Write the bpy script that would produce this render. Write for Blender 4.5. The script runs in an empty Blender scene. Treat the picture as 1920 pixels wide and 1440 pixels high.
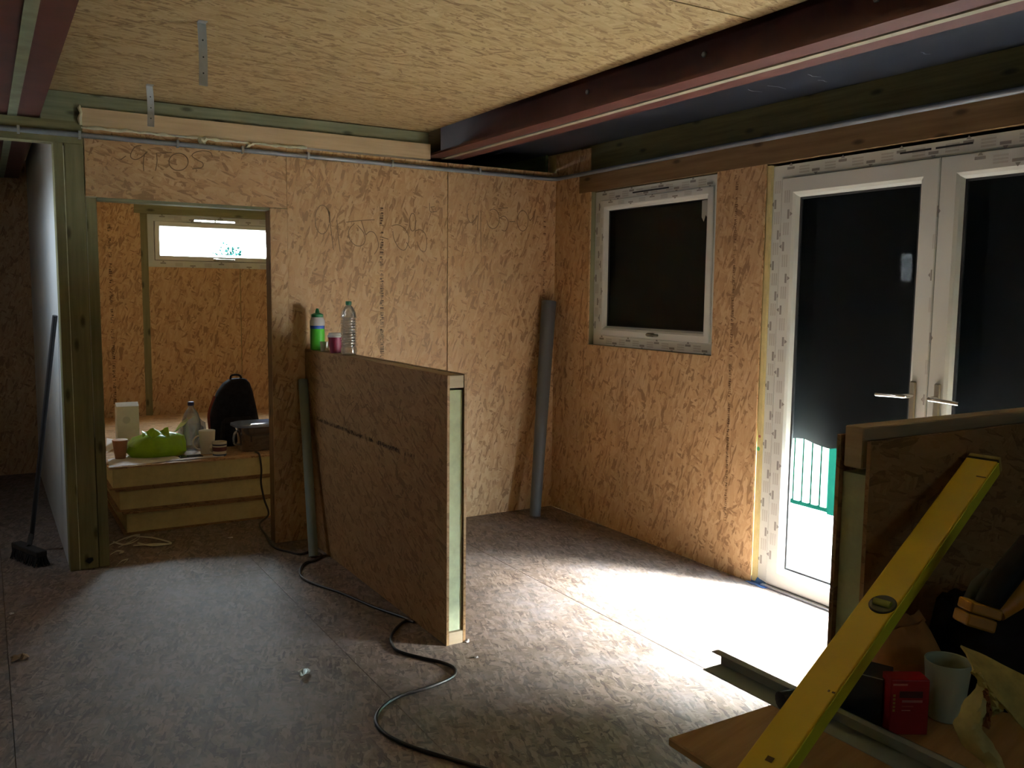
import bpy, math, random
from mathutils import Vector, Matrix
random.seed(7)
D = bpy.data
SC = bpy.context.scene
COL = SC.collection
V = Vector

# ------------------------------------------------------------------ camera
CP = V((-3.3576, -5.0498, 1.477))                      # 1 unit = 1 m; back wall y=0, right wall x=0, floor z=0
YAW, PITCH, ROLL, FPX = 0.540255, -0.1025787, 0.0108894, 1653.06
_f = V((math.sin(YAW)*math.cos(PITCH), math.cos(YAW)*math.cos(PITCH), math.sin(PITCH)))
_r0 = V((math.cos(YAW), -math.sin(YAW), 0)); _u0 = _r0.cross(_f)
_r = math.cos(ROLL)*_r0 + math.sin(ROLL)*_u0
_u = -math.sin(ROLL)*_r0 + math.cos(ROLL)*_u0
cam = D.cameras.new('camera'); camo = D.objects.new('camera', cam); COL.objects.link(camo)
cam.sensor_width = 36.0; cam.lens = FPX/1920*36.0; cam.clip_start = 0.05; cam.clip_end = 200
M = Matrix((( _r.x, _u.x, -_f.x, CP.x), (_r.y, _u.y, -_f.y, CP.y), (_r.z, _u.z, -_f.z, CP.z), (0, 0, 0, 1)))
camo.matrix_world = M
SC.camera = camo

def ray(px, py): return _f*FPX + _r*(px-960) - _u*(py-720)
def on(axis, val, px, py):                              # where a pixel's ray meets a world plane
    d = ray(px, py); t = (val-CP[axis])/d[axis]; return CP + d*t
def atx(px, py, x): return on(0, x, px, py)
def aty(px, py, y): return on(1, y, px, py)
def atz(px, py, z): return on(2, z, px, py)

# ------------------------------------------------------------------ sky, sun, exposure
W = D.worlds.new('sky'); SC.world = W; W.use_nodes = True
nt = W.node_tree; bg = nt.nodes['Background']
bg.inputs[0].default_value = (0.80, 0.91, 1.0, 1); bg.inputs[1].default_value = 95.0
sun = D.lights.new('sun', 'SUN'); sun.energy = 360.0; sun.angle = math.radians(38); sun.color = (1.0, 0.985, 0.97)
suno = D.objects.new('sun', sun); COL.objects.link(suno)
sd = V((-0.77*math.cos(math.radians(33)), 0.63*math.cos(math.radians(33)), -math.sin(math.radians(33))))
suno.rotation_euler = sd.to_track_quat('-Z', 'Y').to_euler(); suno.location = (6, -6, 5)
def portal(name, loc, rot, sx, sy):                     # guides sky sampling through a real opening, emits nothing
    l = D.lights.new(name, 'AREA'); l.shape = 'RECTANGLE'; l.size = sx; l.size_y = sy
    l.cycles.is_portal = True
    o = D.objects.new(name, l); COL.objects.link(o); o.location = loc; o.rotation_euler = rot
PI = math.pi
portal('portal_door', (0.14, -2.8, 0.38), (0, PI/2, 0), 0.76, 1.8)
portal('portal_far', (-1.6, 3.02, 1.88), (-PI/2, 0, 0), 1.1, 0.45)
SC.view_settings.view_transform = 'Standard'; SC.view_settings.look = 'None'
SC.view_settings.exposure = -0.15; SC.view_settings.gamma = 1.0; SC.view_settings.use_curve_mapping = False
SC.cycles.max_bounces = 8; SC.cycles.diffuse_bounces = 5; SC.cycles.transparent_max_bounces = 12
SC.cycles.caustics_reflective = False; SC.cycles.caustics_refractive = False
SC.cycles.sample_clamp_indirect = 12.0; SC.cycles.adaptive_threshold = 0.02

# ------------------------------------------------------------------ materials
class NB:
    def __init__(s, name):
        s.m = D.materials.new(name); s.m.use_nodes = True; s.t = s.m.node_tree
        s.b = s.t.nodes['Principled BSDF']; s.out = s.t.nodes['Material Output']
    def n(s, typ, **kw):
        x = s.t.nodes.new(typ)
        for k, v in kw.items(): setattr(x, k, v)
        return x
    def l(s, a, b): s.t.links.new(a, b)
    def math(s, op, a, b=None, c=None):
        x = s.n('ShaderNodeMath', operation=op)
        for i, v in enumerate((a, b, c)):
            if v is None: continue
            if isinstance(v, (int, float)): x.inputs[i].default_value = v
            else: s.l(v, x.inputs[i])
        return x.outputs[0]
    def mixf(s, f, a, b):
        x = s.n('ShaderNodeMix', data_type='FLOAT')
        for i, v in ((0, f), (2, a), (3, b)):
            if isinstance(v, (int, float)): x.inputs[i].default_value = v
            else: s.l(v, x.inputs[i])
        return x.outputs[0]
    def mixc(s, f, a, b, mode='MIX'):
        x = s.n('ShaderNodeMix', data_type='RGBA', blend_type=mode)
        for i, v in ((0, f), (6, a), (7, b)):
            if isinstance(v, (int, float)): x.inputs[i].default_value = v
            elif isinstance(v, tuple): x.inputs[i].default_value = (*v[:3], 1)
            else: s.l(v, x.inputs[i])
        return x.outputs[2]
    def ramp(s, f, stops, interp='LINEAR'):
        x = s.n('ShaderNodeValToRGB'); x.color_ramp.interpolation = interp
        e = x.color_ramp.elements
        while len(e) < len(stops): e.new(0.5)
        for i, (p, c) in enumerate(stops):
            e[i].position = p; e[i].color = (*c, 1) if len(c) == 3 else c
        s.l(f, x.inputs[0]); return x.outputs[0]
    def noise(s, vec, scale, detail=2, rough=0.5):
        x = s.n('ShaderNodeTexNoise'); x.inputs['Scale'].default_value = scale
        x.inputs['Detail'].default_value = detail; x.inputs['Roughness'].default_value = rough
        if vec is not None: s.l(vec, x.inputs['Vector'])
        return x.outputs[0]
    def rotmap(s, vec, rot, scale, loc):              # rotate first, then divide by scale
        x = s.n('ShaderNodeMapping', vector_type='TEXTURE'); x.inputs['Rotation'].default_value = (0, 0, rot)
        x.inputs['Scale'].default_value = scale; x.inputs['Location'].default_value = loc
        s.l(vec, x.inputs['Vector']); return x.outputs[0]
    def mapping(s, vec, rot=0, scale=(1, 1, 1), loc=(0, 0, 0)):
        x = s.n('ShaderNodeMapping'); x.inputs['Rotation'].default_value = (0, 0, rot)
        x.inputs['Scale'].default_value = scale; x.inputs['Location'].default_value = loc
        s.l(vec, x.inputs['Vector']); return x.outputs[0]

def plain(name, col, rough=0.6, metal=0.0, var=0.0, scale=8.0, spec=0.5, **kw):
    k = NB(name)
    k.b.inputs['Roughness'].default_value = rough; k.b.inputs['Metallic'].default_value = metal
    k.b.inputs['Specular IOR Level'].default_value = spec
    if var:
        tc = k.n('ShaderNodeTexCoord')
        f = k.noise(tc.outputs['Object'], scale, 4, 0.6)
        k.l(k.ramp(f, [(0.3, tuple(c*(1-var) for c in col)), (0.7, tuple(min(1, c*(1+var)) for c in col))]), k.b.inputs['Base Color'])
    else:
        k.b.inputs['Base Color'].default_value = (*col, 1)
    for a, b in kw.items(): k.b.inputs[a].default_value = b
    return k.m

def osb(name, dark, mid, light, long=0.085, wide=0.017, spread=1.0, dust=0.0, dustcol=(0.4, 0.37, 0.36), rough=0.55, spec=0.35):
    k = NB(name)
    uv = k.n('ShaderNodeTexCoord').outputs['UV']
    val = None
    layers = ((0.1, 1.5, 0), (-0.5, 1.2, .5), (0.75, 1.0, .55), (0.3, 1.35, .6), (-0.95, .9, .66), (1.25, .8, .72), (0.05, .95, .62), (-0.35, .75, .66))
    wv = k.n('ShaderNodeTexNoise'); wv.inputs['Scale'].default_value = 22.0; wv.inputs['Detail'].default_value = 2; k.l(uv, wv.inputs['Vector'])
    wob = k.n('ShaderNodeVectorMath', operation='MULTIPLY_ADD'); k.l(wv.outputs['Color'], wob.inputs[0]); wob.inputs[1].default_value = (0.009, 0.009, 0); k.l(uv, wob.inputs[2])
    for i, (a, sz, thr) in enumerate(layers):
        mp = k.rotmap(wob.outputs[0], a*spread, (long*sz, wide*sz*(1.15+0.35*math.sin(i*2.4)), 1), (3.7*i, 1.3*i, 0))
        vo = k.n('ShaderNodeTexVoronoi', voronoi_dimensions='2D', feature='F1', distance='MANHATTAN' if i % 2 else 'CHEBYCHEV')
        vo.inputs['Scale'].default_value = 1.0
        k.l(mp, vo.inputs['Vector'])
        sep = k.n('ShaderNodeSeparateColor'); k.l(vo.outputs['Color'], sep.inputs[0])
        g1 = k.noise(k.rotmap(wob.outputs[0], a*spread, (.11, .0053, 1), (i, i, 0)), 1.0, 1)
        shade = k.math('ADD', k.math('SUBTRACT', sep.outputs[0], k.math('MULTIPLY', vo.outputs['Distance'], 0.16)), k.math('MULTIPLY', k.math('SUBTRACT', g1, .5), .55)) if i in (0, 3, 6) else k.math('SUBTRACT', sep.outputs[0], k.math('MULTIPLY', vo.outputs['Distance'], 0.2))
        if val is None: val = shade
        else: val = k.mixf(k.math('GREATER_THAN', sep.outputs[1], thr), val, shade)
    fine = k.noise(uv, 160.0, 2)
    val2 = k.math('ADD', val, k.math('MULTIPLY', k.math('SUBTRACT', fine, 0.5), 0.22))
    lo = tuple(m*0.6+d*0.4 for m, d in zip(mid, dark))
    hi = tuple(m*0.6+l*0.4 for m, l in zip(mid, light))
    col = k.ramp(val2, [(0.0, tuple(d*.8 for d in dark)), (0.07, dark), (0.14, lo), (0.36, mid), (0.62, hi), (0.95, light)])
    big = k.noise(uv, 1.7, 3)
    col = k.mixc(k.math('MULTIPLY', big, 0.35), col, tuple(c*0.72 for c in mid))
    if dust:
        d1 = k.noise(uv, 2.2, 5, 0.65); d2 = k.noise(uv, 13.0, 4, 0.7)
        f = k.ramp(k.math('ADD', k.math('MULTIPLY', d1, 0.6), k.math('MULTIPLY', d2, 0.4)), [(0.40, (0.12*dust,)*3), (0.52, (0.55*dust,)*3), (0.66, (1.5*dust,)*3)])
        col = k.mixc(f, col, dustcol)
    k.l(col, k.b.inputs['Base Color'])
    k.b.inputs['Roughness'].default_value = rough; k.b.inputs['Specular IOR Level'].default_value = spec
    bp = k.n('ShaderNodeBump'); bp.inputs['Strength'].default_value = 0.18; bp.inputs['Distance'].default_value = 0.002
    k.l(val2, bp.inputs['Height']); k.l(bp.outputs[0], k.b.inputs['Normal'])
    return k.m

def timber(name, a, b, rough=0.65, knots=True):
    k = NB(name)
    uv = k.n('ShaderNodeTexCoord').outputs['UV']
    g = k.noise(k.mapping(uv, 0, (2.2, 38, 1)), 1.0, 4, 0.6)
    col = k.ramp(g, [(0.3, a), (0.7, b)])
    st = k.noise(k.mapping(uv, 0, (1.2, 3, 1)), 1.6, 3)
    col = k.mixc(k.math('MULTIPLY', st, 0.5), col, tuple(c*0.6 for c in a))
    if knots:
        vo = k.n('ShaderNodeTexVoronoi', voronoi_dimensions='2D'); vo.inputs['Scale'].default_value = 1.0
        k.l(k.mapping(uv, 0, (2.6, 7, 1)), vo.inputs['Vector'])
        kf = k.ramp(vo.outputs['Distance'], [(0.04, (0.85,)*3), (0.11, (0, 0, 0))])
        col = k.mixc(kf, col, tuple(c*0.3 for c in a))
    k.l(col, k.b.inputs['Base Color']); k.b.inputs['Roughness'].default_value = rough
    k.b.inputs['Specular IOR Level'].default_value = 0.25
    return k.m

def clear(name, tint=(1, 1, 1), gloss=0.12, body=0.0, rough=0.05, bodycol=(0.9, 0.95, 1)):
    k = NB(name); k.t.nodes.remove(k.b)
    tr = k.n('ShaderNodeBsdfTransparent'); tr.inputs[0].default_value = (*tint, 1)
    gl = k.n('ShaderNodeBsdfGlossy'); gl.inputs['Roughness'].default_value = rough
    fr = k.n('ShaderNodeFresnel'); fr.inputs[0].default_value = 1.45
    fac = k.math('MULTIPLY', fr.outputs[0], gloss/0.04) if gloss != 1 else fr.outputs[0]
    fac = k.math('MINIMUM', fac, 0.9)
    mx = k.n('ShaderNodeMixShader'); k.l(fac, mx.inputs[0]); k.l(tr.outputs[0], mx.inputs[1]); k.l(gl.outputs[0], mx.inputs[2])
    res = mx.outputs[0]
    if body:
        df = k.n('ShaderNodeBsdfDiffuse'); df.inputs[0].default_value = (*bodycol, 1)
        m2 = k.n('ShaderNodeMixShader'); m2.inputs[0].default_value = body
        k.l(res, m2.inputs[1]); k.l(df.outputs[0], m2.inputs[2]); res = m2.outputs[0]
    k.l(res, k.out.inputs[0])
    return k.m

OSB = osb('osb_wall', (0.38, 0.22, 0.105), (0.55, 0.35, 0.18), (0.65, 0.455, 0.26), long=0.075, wide=0.017)
OSB_CEIL = osb('osb_ceiling', (0.31, 0.19, 0.085), (0.49, 0.36, 0.18), (0.60, 0.47, 0.265), long=0.085, wide=0.016, spread=0.8)
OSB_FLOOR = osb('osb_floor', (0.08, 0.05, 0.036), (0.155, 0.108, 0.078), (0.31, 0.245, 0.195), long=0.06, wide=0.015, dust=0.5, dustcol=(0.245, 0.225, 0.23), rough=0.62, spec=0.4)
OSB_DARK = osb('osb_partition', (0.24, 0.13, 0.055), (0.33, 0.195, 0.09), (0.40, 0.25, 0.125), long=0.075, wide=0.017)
T_GREEN = timber('treated_timber', (0.19, 0.18, 0.092), (0.30, 0.285, 0.155))
T_GREY = timber('weathered_timber', (0.20, 0.215, 0.13), (0.33, 0.34, 0.22))
T_CREAM = timber('new_pine', (0.62, 0.47, 0.29), (0.78, 0.63, 0.42), knots=False)
T_BROWN = timber('header_timber', (0.17, 0.105, 0.045), (0.27, 0.175, 0.085))
T_DKGREEN = timber('dark_green_timber', (0.10, 0.15, 0.07), (0.17, 0.24, 0.11))
T_OLIVE = timber('fascia_timber', (0.085, 0.08, 0.03), (0.15, 0.145, 0.06))
T_BLOCK = timber('block_timber', (0.42, 0.33, 0.22), (0.55, 0.44, 0.31), knots=False)
PLY = timber('plywood_face', (0.40, 0.24, 0.105), (0.56, 0.37, 0.185), knots=False)
FOAM = plain('foam_core', (0.52, 0.58, 0.38), 0.9, var=0.12, scale=20)
FOAM_Y = plain('foam_core_yellow', (0.62, 0.54, 0.27), 0.9, var=0.1, scale=18)
FOAM_W = plain('expanding_foam', (0.72, 0.74, 0.58), 0.85, var=0.15, scale=40)
STEEL = plain('red_oxide_steel', (0.085, 0.024, 0.018), 0.55, var=0.25, scale=5, spec=0.4)
STRIPE = plain('pale_strip', (0.36, 0.34, 0.25), 0.7, var=0.2, scale=9)
STRIPE2 = plain('grey_green_strip', (0.25, 0.28, 0.19), 0.7, var=0.2, scale=9)
GALV = plain('galvanised_metal', (0.42, 0.45, 0.48), 0.42, 0.75, var=0.15, scale=12)
CONDUIT = plain('conduit_grey', (0.22, 0.245, 0.29), 0.4, 0.2, var=0.1, scale=10)
PVC_DARK = plain('dark_grey_tube', (0.085, 0.095, 0.105), 0.5)
PVC_GREEN = plain('grey_green_pipe', (0.20, 0.25, 0.23), 0.45)
UPVC = plain('white_upvc', (0.73, 0.77, 0.745), 0.32, spec=0.5)
GASKET = plain('black_gasket', (0.02, 0.022, 0.025), 0.6)
GREYMARK = plain('pale_grey_print', (0.57, 0.585, 0.56), 0.6)
DARKMARK = plain('dark_grey_print', (0.30, 0.30, 0.29), 0.6)
INK = plain('black_print_ink', (0.10, 0.055, 0.028), 0.8)
INK_MID = plain('faded_print_ink', (0.17, 0.09, 0.042), 0.8)
INK_SOFT = plain('worn_print_ink', (0.26, 0.145, 0.065), 0.8)
PENCIL = plain('marker_pen', (0.17, 0.105, 0.055), 0.8)
ALU = plain('dark_aluminium', (0.10, 0.105, 0.11), 0.4, 0.6)
ALU_L = plain('light_aluminium', (0.75, 0.77, 0.8), 0.3, 0.8)
CHROME = plain('chrome', (0.8, 0.8, 0.8), 0.16, 1.0)
PLATE_M = plain('brushed_plate', (0.34, 0.32, 0.27), 0.35, 0.9)
GLASS = clear('pane_glass', (0.96, 0.98, 0.97), gloss=0.0006, rough=0.01)
DIM_PANE = clear('fill_dimming_pane', (0.088, 0.102, 0.097), gloss=0.01, rough=0.05)  # tint dims the fill light from the added window behind the camera
TARP = plain('black_tarpaulin', (0.0045, 0.005, 0.0065), 0.6, spec=0.12)
def membrane_mat():
    k = NB('roof_membrane'); k.b.inputs['Base Color'].default_value = (0.018, 0.022, 0.035, 1)
    k.b.inputs['Roughness'].default_value = 0.42; k.b.inputs['Specular IOR Level'].default_value = 0.6
    return k.m
MEMB = membrane_mat()
PLASTER = plain('pale_lining_board', (0.76, 0.80, 0.82), 0.38, var=0.06, scale=3, spec=0.6)
CONCRETE = plain('pale_paving', (0.62, 0.62, 0.60), 0.85, var=0.08, scale=2)
FENCE = plain('aqua_fence_paint', (0.42, 0.72, 0.66), 0.6)
FENCE_SHADE = plain('teal_groove_shade', (0.0012, 0.011, 0.010), 0.8, spec=0)  # shade of the fence grooves put into a near-black teal
BLACKCLOTH = plain('black_fabric', (0.012, 0.012, 0.016), 0.9, var=0.3, scale=30, spec=0.15)

# ------------------------------------------------------------------ mesh helpers
def uvproj(me, L, off):
    uvl = me.uv_layers.new(name='UVMap'); L = V(L).normalized()
    vs = me.vertices
    for p in me.polygons:
        n = p.normal
        u = L - n*L.dot(n)
        if u.length < 0.2:
            u = V((1, 0, 0)) - n*n.x
            if u.length < 0.3: u = V((0, 1, 0)) - n*n.y
        u.normalize(); w = n.cross(u)
        for li in p.loop_indices:
            co = vs[me.loops[li].vertex_index].co
            uvl.data[li].uv = (co.dot(u)+off[0], co.dot(w)+off[1])

class MB:
    def __init__(s): s.v = []; s.f = []
    def add(s, vs, fs):
        b = len(s.v); s.v += [V(x) for x in vs]; s.f += [tuple(b+i for i in q) for q in fs]; return s
    def box(s, a, b):
        x0, y0, z0 = a; x1, y1, z1 = b
        x0, x1 = min(x0, x1), max(x0, x1); y0, y1 = min(y0, y1), max(y0, y1); z0, z1 = min(z0, z1), max(z0, z1)
        return s.add([(x0,y0,z0),(x1,y0,z0),(x1,y1,z0),(x0,y1,z0),(x0,y0,z1),(x1,y0,z1),(x1,y1,z1),(x0,y1,z1)],
                     [(0,3,2,1),(4,5,6,7),(0,1,5,4),(1,2,6,5),(2,3,7,6),(3,0,4,7)])
    def cbox(s, a, b, c=0.003):                       # box with chamfered vertical-and-horizontal edges (cheap bevel)
        a = V(a); b = V(b); lo = V(map(min, a, b)); hi = V(map(max, a, b)); vs = []; 
        import itertools
        c = min(c, min(hi-lo)*0.45)
        idx = {}
        for sx, sy, sz in itertools.product((0, 1), repeat=3):
            for ax in range(3):
                p = [lo[i] if (sx, sy, sz)[i] == 0 else hi[i] for i in range(3)]
                for j in range(3):
                    if j != ax: p[j] += c if (sx, sy, sz)[j] == 0 else -c
                idx[(sx, sy, sz, ax)] = len(vs); vs.append(p)
        fs = []
        def quad(pts):
            fs.append(tuple(pts))
        for ax in range(3):
            o = [i for i in range(3) if i != ax]
            for sgn in (0, 1):
                ring = []
                for u, w in ((0, 0), (1, 0), (1, 1), (0, 1)):
                    t = [0, 0, 0]; t[ax] = sgn; t[o[0]] = u; t[o[1]] = w; ring.append(idx[(*t, ax)])
                if (sgn == 1) == (ax == 1): ring.reverse()
                quad(ring)
        for ax in range(3):                            # edges along ax
            o = [i for i in range(3) if i != ax]
            for u, w in itertools.product((0, 1), repeat=2):
                t0 = [0]*3; t0[o[0]] = u; t0[o[1]] = w; t1 = t0[:]; t1[ax] = 1
                q = [idx[(*t0, o[0])], idx[(*t1, o[0])], idx[(*t1, o[1])], idx[(*t0, o[1])]]
                quad(q)
        for t in itertools.product((0, 1), repeat=3): fs.append(tuple(idx[(*t, ax)] for ax in range(3)))
        b0 = len(s.v); s.v += [V(x) for x in vs]
        cen = (lo+hi)/2
        for q in fs:
            p = [V(vs[i]) for i in q]; n = (p[1]-p[0]).cross(p[2]-p[0])
            if n.dot(sum(p, V())/len(p)-cen) < 0: q = tuple(reversed(q))
            s.f.append(tuple(b0+i for i in q))
        return s
    def obox(s, o, a, b, c):                          # oriented box: corner o, edge vectors a, b, c
        o, a, b, c = V(o), V(a), V(b), V(c)
        if a.cross(b).dot(c) < 0: a, b = b, a
        return s.add([o, o+a, o+a+b, o+b, o+c, o+a+c, o+a+b+c, o+b+c], [(0,3,2,1),(4,5,6,7),(0,1,5,4),(1,2,6,5),(2,3,7,6),(3,0,4,7)])
    def tube(s, pts, r, n=8, cap=True):
        pts = [V(p) for p in pts]; rs = r if isinstance(r, (list, tuple)) else [r]*len(pts)
        prev = None; base = len(s.v)
        for i, p in enumerate(pts):
            t = (pts[min(i+1, len(pts)-1)]-pts[max(i-1, 0)]).normalized()
            a = prev if prev is not None else (V((0, 0, 1)) if abs(t.z) < 0.9 else V((1, 0, 0)))
            a = (a - t*a.dot(t)).normalized(); prev = a; b = t.cross(a)
            for j in range(n):
                th = 2*PI*j/n; s.v.append(p + (a*math.cos(th)+b*math.sin(th))*rs[i])
        for i in range(len(pts)-1):
            for j in range(n):
                k0 = base+i*n+j; k1 = base+i*n+(j+1) % n
                s.f.append((k0, k1, k1+n, k0+n))
        if cap:
            s.f.append(tuple(base+j for j in reversed(range(n)))); s.f.append(tuple(base+(len(pts)-1)*n+j for j in range(n)))
        return s
    def lathe(s, c, prof, n=20, axis=None):           # prof: (radius, height) from bottom to top
        c = V(c); base = len(s.v)
        ax = V(axis or (0, 0, 1)).normalized(); e = V((1, 0, 0)) if abs(ax.x) < 0.9 else V((0, 1, 0))
        e = (e-ax*e.dot(ax)).normalized(); g = ax.cross(e)
        for r, h in prof:
            for j in range(n):
                th = 2*PI*j/n; s.v.append(c+ax*h+(e*math.cos(th)+g*math.sin(th))*r)
        for i in range(len(prof)-1):
            for j in range(n):
                k0 = base+i*n+j; k1 = base+i*n+(j+1) % n; s.f.append((k0, k1, k1+n, k0+n))
        if prof[0][0] > 1e-4: s.f.append(tuple(base+j for j in reversed(range(n))))
        if prof[-1][0] > 1e-4: s.f.append(tuple(base+(len(prof)-1)*n+j for j in range(n)))
        return s
    def loft(s, secs, n=24, p=2.6, wob=0.0, seed=0):  # secs: (cx, cy, z, rx, ry[, rot])
        rnd = random.Random(seed); base = len(s.v)
        ph = [rnd.uniform(0, 6.28) for _ in range(6)]
        for i, q in enumerate(secs):
            cx, cy, z, rx, ry = q[:5]; ro = q[5] if len(q) > 5 else 0
            for j in range(n):
                th = 2*PI*j/n; c_, s_ = math.cos(th), math.sin(th)
                k = (abs(c_)**p+abs(s_)**p)**(-1/p)
                k *= 1+wob*(math.sin(3*th+ph[0]+i*0.9)+0.7*math.sin(5*th+ph[1]-i*1.3)+0.5*math.sin(8*th+ph[2]+i*2.1))
                x, y = rx*k*c_, ry*k*s_
                s.v.append(V((cx+x*math.cos(ro)-y*math.sin(ro), cy+x*math.sin(ro)+y*math.cos(ro), z+wob*0.12*math.sin(4*th+ph[3]+i)*(0 < i))))
        for i in range(len(secs)-1):
            for j in range(n):
                k0 = base+i*n+j; k1 = base+i*n+(j+1) % n; s.f.append((k0, k1, k1+n, k0+n))
        s.f.append(tuple(base+j for j in reversed(range(n)))); s.f.append(tuple(base+(len(secs)-1)*n+j for j in range(n)))
        return s
    def sheet(s, rows, th=0.002):                     # a grid of points given thickness along its normals
        R, C = len(rows), len(rows[0]); pts = [[V(p) for p in r] for r in rows]; base = len(s.v)
        nor = []
        for i in range(R):
            for j in range(C):
                du = pts[i][min(j+1, C-1)]-pts[i][max(j-1, 0)]; dv = pts[min(i+1, R-1)][j]-pts[max(i-1, 0)][j]
                nn = du.cross(dv); nor.append(nn.normalized() if nn.length > 1e-9 else V((0, 0, 1)))
        for sg in (0.5, -0.5):
            for i in range(R):
                for j in range(C): s.v.append(pts[i][j]+nor[i*C+j]*th*sg)
        N = R*C
        for i in range(R-1):
            for j in range(C-1):
                a = base+i*C+j; s.f.append((a, a+1, a+C+1, a+C)); b = a+N; s.f.append((b, b+C, b+C+1, b+1))
        for i in range(R-1):
            for j in (0, C-1):
                a = base+i*C+j; q = (a, a+C, a+C+N, a+N); s.f.append(q if j == 0 else q[::-1])
        for j in range(C-1):
            for i in (0, R-1):
                a = base+i*C+j; q = (a, a+N, a+N+1, a+1); s.f.append(q if i == 0 else q[::-1])
        return s
    def prism(s, poly, vec):                          # planar polygon pushed along vec
        n = len(poly); poly = [V(p) for p in poly]; vec = V(vec); base = len(s.v)
        nn = V()
        for i in range(n): nn += poly[i].cross(poly[(i+1) % n])
        if nn.dot(vec) > 0: poly.reverse()
        s.v += poly + [p+vec for p in poly]
        s.f.append(tuple(base+i for i in range(n))); s.f.append(tuple(base+n+i for i in reversed(range(n))))
        for i in range(n):
            j = (i+1) % n; s.f.append((base+j, base+i, base+n+i, base+n+j))
        return s
    def build(s, name, mat, parent=None, L=(0, 0, 1), smooth=False, bevel=0.0):
        o0 = parent.get('_w', None) if parent is not None else None
        org = WLOC.get(parent, V()) if parent is not None else V()
        me = D.meshes.new(name); me.from_pydata([tuple(v-org) for v in s.v], [], s.f); me.update()
        uvproj(me, L, (random.uniform(0, 30), random.uniform(0, 30)))
        me.materials.append(mat)
        if smooth:
            me.polygons.foreach_set('use_smooth', [True]*len(me.polygons)); me.set_sharp_from_angle(angle=math.radians(38))
        o = D.objects.new(name, me); COL.objects.link(o)
        WLOC[o] = org.copy()
        if parent is not None: o.parent = parent
        if bevel:
            b = o.modifiers.new('bevel', 'BEVEL'); b.width = bevel; b.segments = 2; b.limit_method = 'ANGLE'
        return o
WLOC = {}
def tag(o, label, cat, group=None, kind=None):
    o['label'] = label; o['category'] = cat
    if group: o['group'] = group
    if kind: o['kind'] = kind
    return o
def thing(name, label, cat, loc=(0, 0, 0), group=None, kind=None):
    o = D.objects.new(name, None); COL.objects.link(o); o.location = V(loc); o.empty_display_size = 0.1
    WLOC[o] = V(loc); return tag(o, label, cat, group, kind)
def struct(name, label, cat, loc=(0, 0, 0)): return thing(name, label, cat, loc, kind='structure')
def single(o_mb, name, mat, label, cat, loc, L=(0, 0, 1), smooth=False, bevel=0.0, group=None):
    # one-mesh thing whose origin sits at loc
    e = D.objects.new('tmp', None); WLOC[e] = V(loc)
    o = MB.build(o_mb, name, mat, None, L, smooth, bevel)
    D.objects.remove(e)
    for v in o.data.vertices: v.co -= V(loc)
    o.location = V(loc); WLOC[o] = V(loc)
    return tag(o, label, cat, group)
def smoothpts(pts, n=8):                              # Catmull-Rom
    pts = [V(p) for p in pts]; out = []
    for i in range(len(pts)-1):
        p0, p1, p2, p3 = pts[max(i-1, 0)], pts[i], pts[i+1], pts[min(i+2, len(pts)-1)]
        for k in range(n):
            t = k/n
            out.append(0.5*((2*p1)+(p2-p0)*t+(2*p0-5*p1+4*p2-p3)*t*t+(3*p1-p0-3*p2+p3)*t**3))
    out.append(pts[-1]); return out
def ribbon(mb, pts, hw, nrm):                         # flat pen stroke lying on a surface with normal nrm
    pts = [V(p) for p in pts]; nrm = V(nrm)
    for a, b in zip(pts, pts[1:]):
        t = (b-a)
        if t.length < 1e-6: continue
        s = nrm.cross(t.normalized())*hw; e = t.normalized()*hw*0.6
        mb.add([a-s-e, b-s+e, b+s+e, a+s-e], [(0, 1, 2, 3)])
def print_line(mb, o, along, up, length, h, seed, dens=0.9):   # a row of small illegible printed characters
    r = random.Random(seed); x = 0.0; o, along, up = V(o), V(along), V(up); w = h*0.55; n = along.cross(up)
    while x < length:
        if r.random() > dens: x += w*r.choice((1.2, 2.0, 3.5)); continue
        k = r.random()
        def bar(a0, a1, b0, b1): mb.add([o+along*(x+a0*w)+up*b0*h, o+along*(x+a1*w)+up*b0*h, o+along*(x+a1*w)+up*b1*h, o+along*(x+a0*w)+up*b1*h], [(0, 1, 2, 3)])
        if k < 0.75: bar(0.05, 0.3, 0, 1)
        if k > 0.2: bar(0.05, 0.8, r.choice((0, 0.4, 0.8)), r.choice((0.25, 0.6, 1.0)) )
        if k > 0.45: bar(0.58, 0.85, 0, r.choice((0.55, 1)))
        x += w*1.12

# ------------------------------------------------------------------ room shell
ZC = 2.46                                             # underside of the board ceiling
YB = -7.6; XL = -3.9; YF = 2.9
floor = struct('floor', 'dusty chipboard floor of large strand boards, scuffed and littered with scraps', 'floor')
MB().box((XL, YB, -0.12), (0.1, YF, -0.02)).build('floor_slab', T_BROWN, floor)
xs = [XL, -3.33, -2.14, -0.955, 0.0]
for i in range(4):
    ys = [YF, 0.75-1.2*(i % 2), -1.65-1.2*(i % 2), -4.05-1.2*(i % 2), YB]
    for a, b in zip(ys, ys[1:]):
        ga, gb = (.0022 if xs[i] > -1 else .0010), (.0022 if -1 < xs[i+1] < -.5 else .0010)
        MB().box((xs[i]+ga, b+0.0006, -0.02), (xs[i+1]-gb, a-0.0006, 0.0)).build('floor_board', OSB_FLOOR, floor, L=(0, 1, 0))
ceil = struct('ceiling', 'strand board ceiling panels between the red steel beams', 'ceiling')
MB().box((XL-0.2, YB-0.2, 2.62), (0.1, YF+0.2, 2.72)).build('roof_deck', T_BROWN, ceil)
for y1, y0 in ((-0.0, -1.11), (-1.11, -2.68), (-2.68, -4.2), (-4.2, -5.7), (-5.7, YB)):
    MB().box((-3.075, y0+0.004, ZC), (-0.95, y1-0.004, ZC+0.018)).build('ceiling_board', OSB_CEIL, ceil, L=(1, 0.1, 0))
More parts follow.
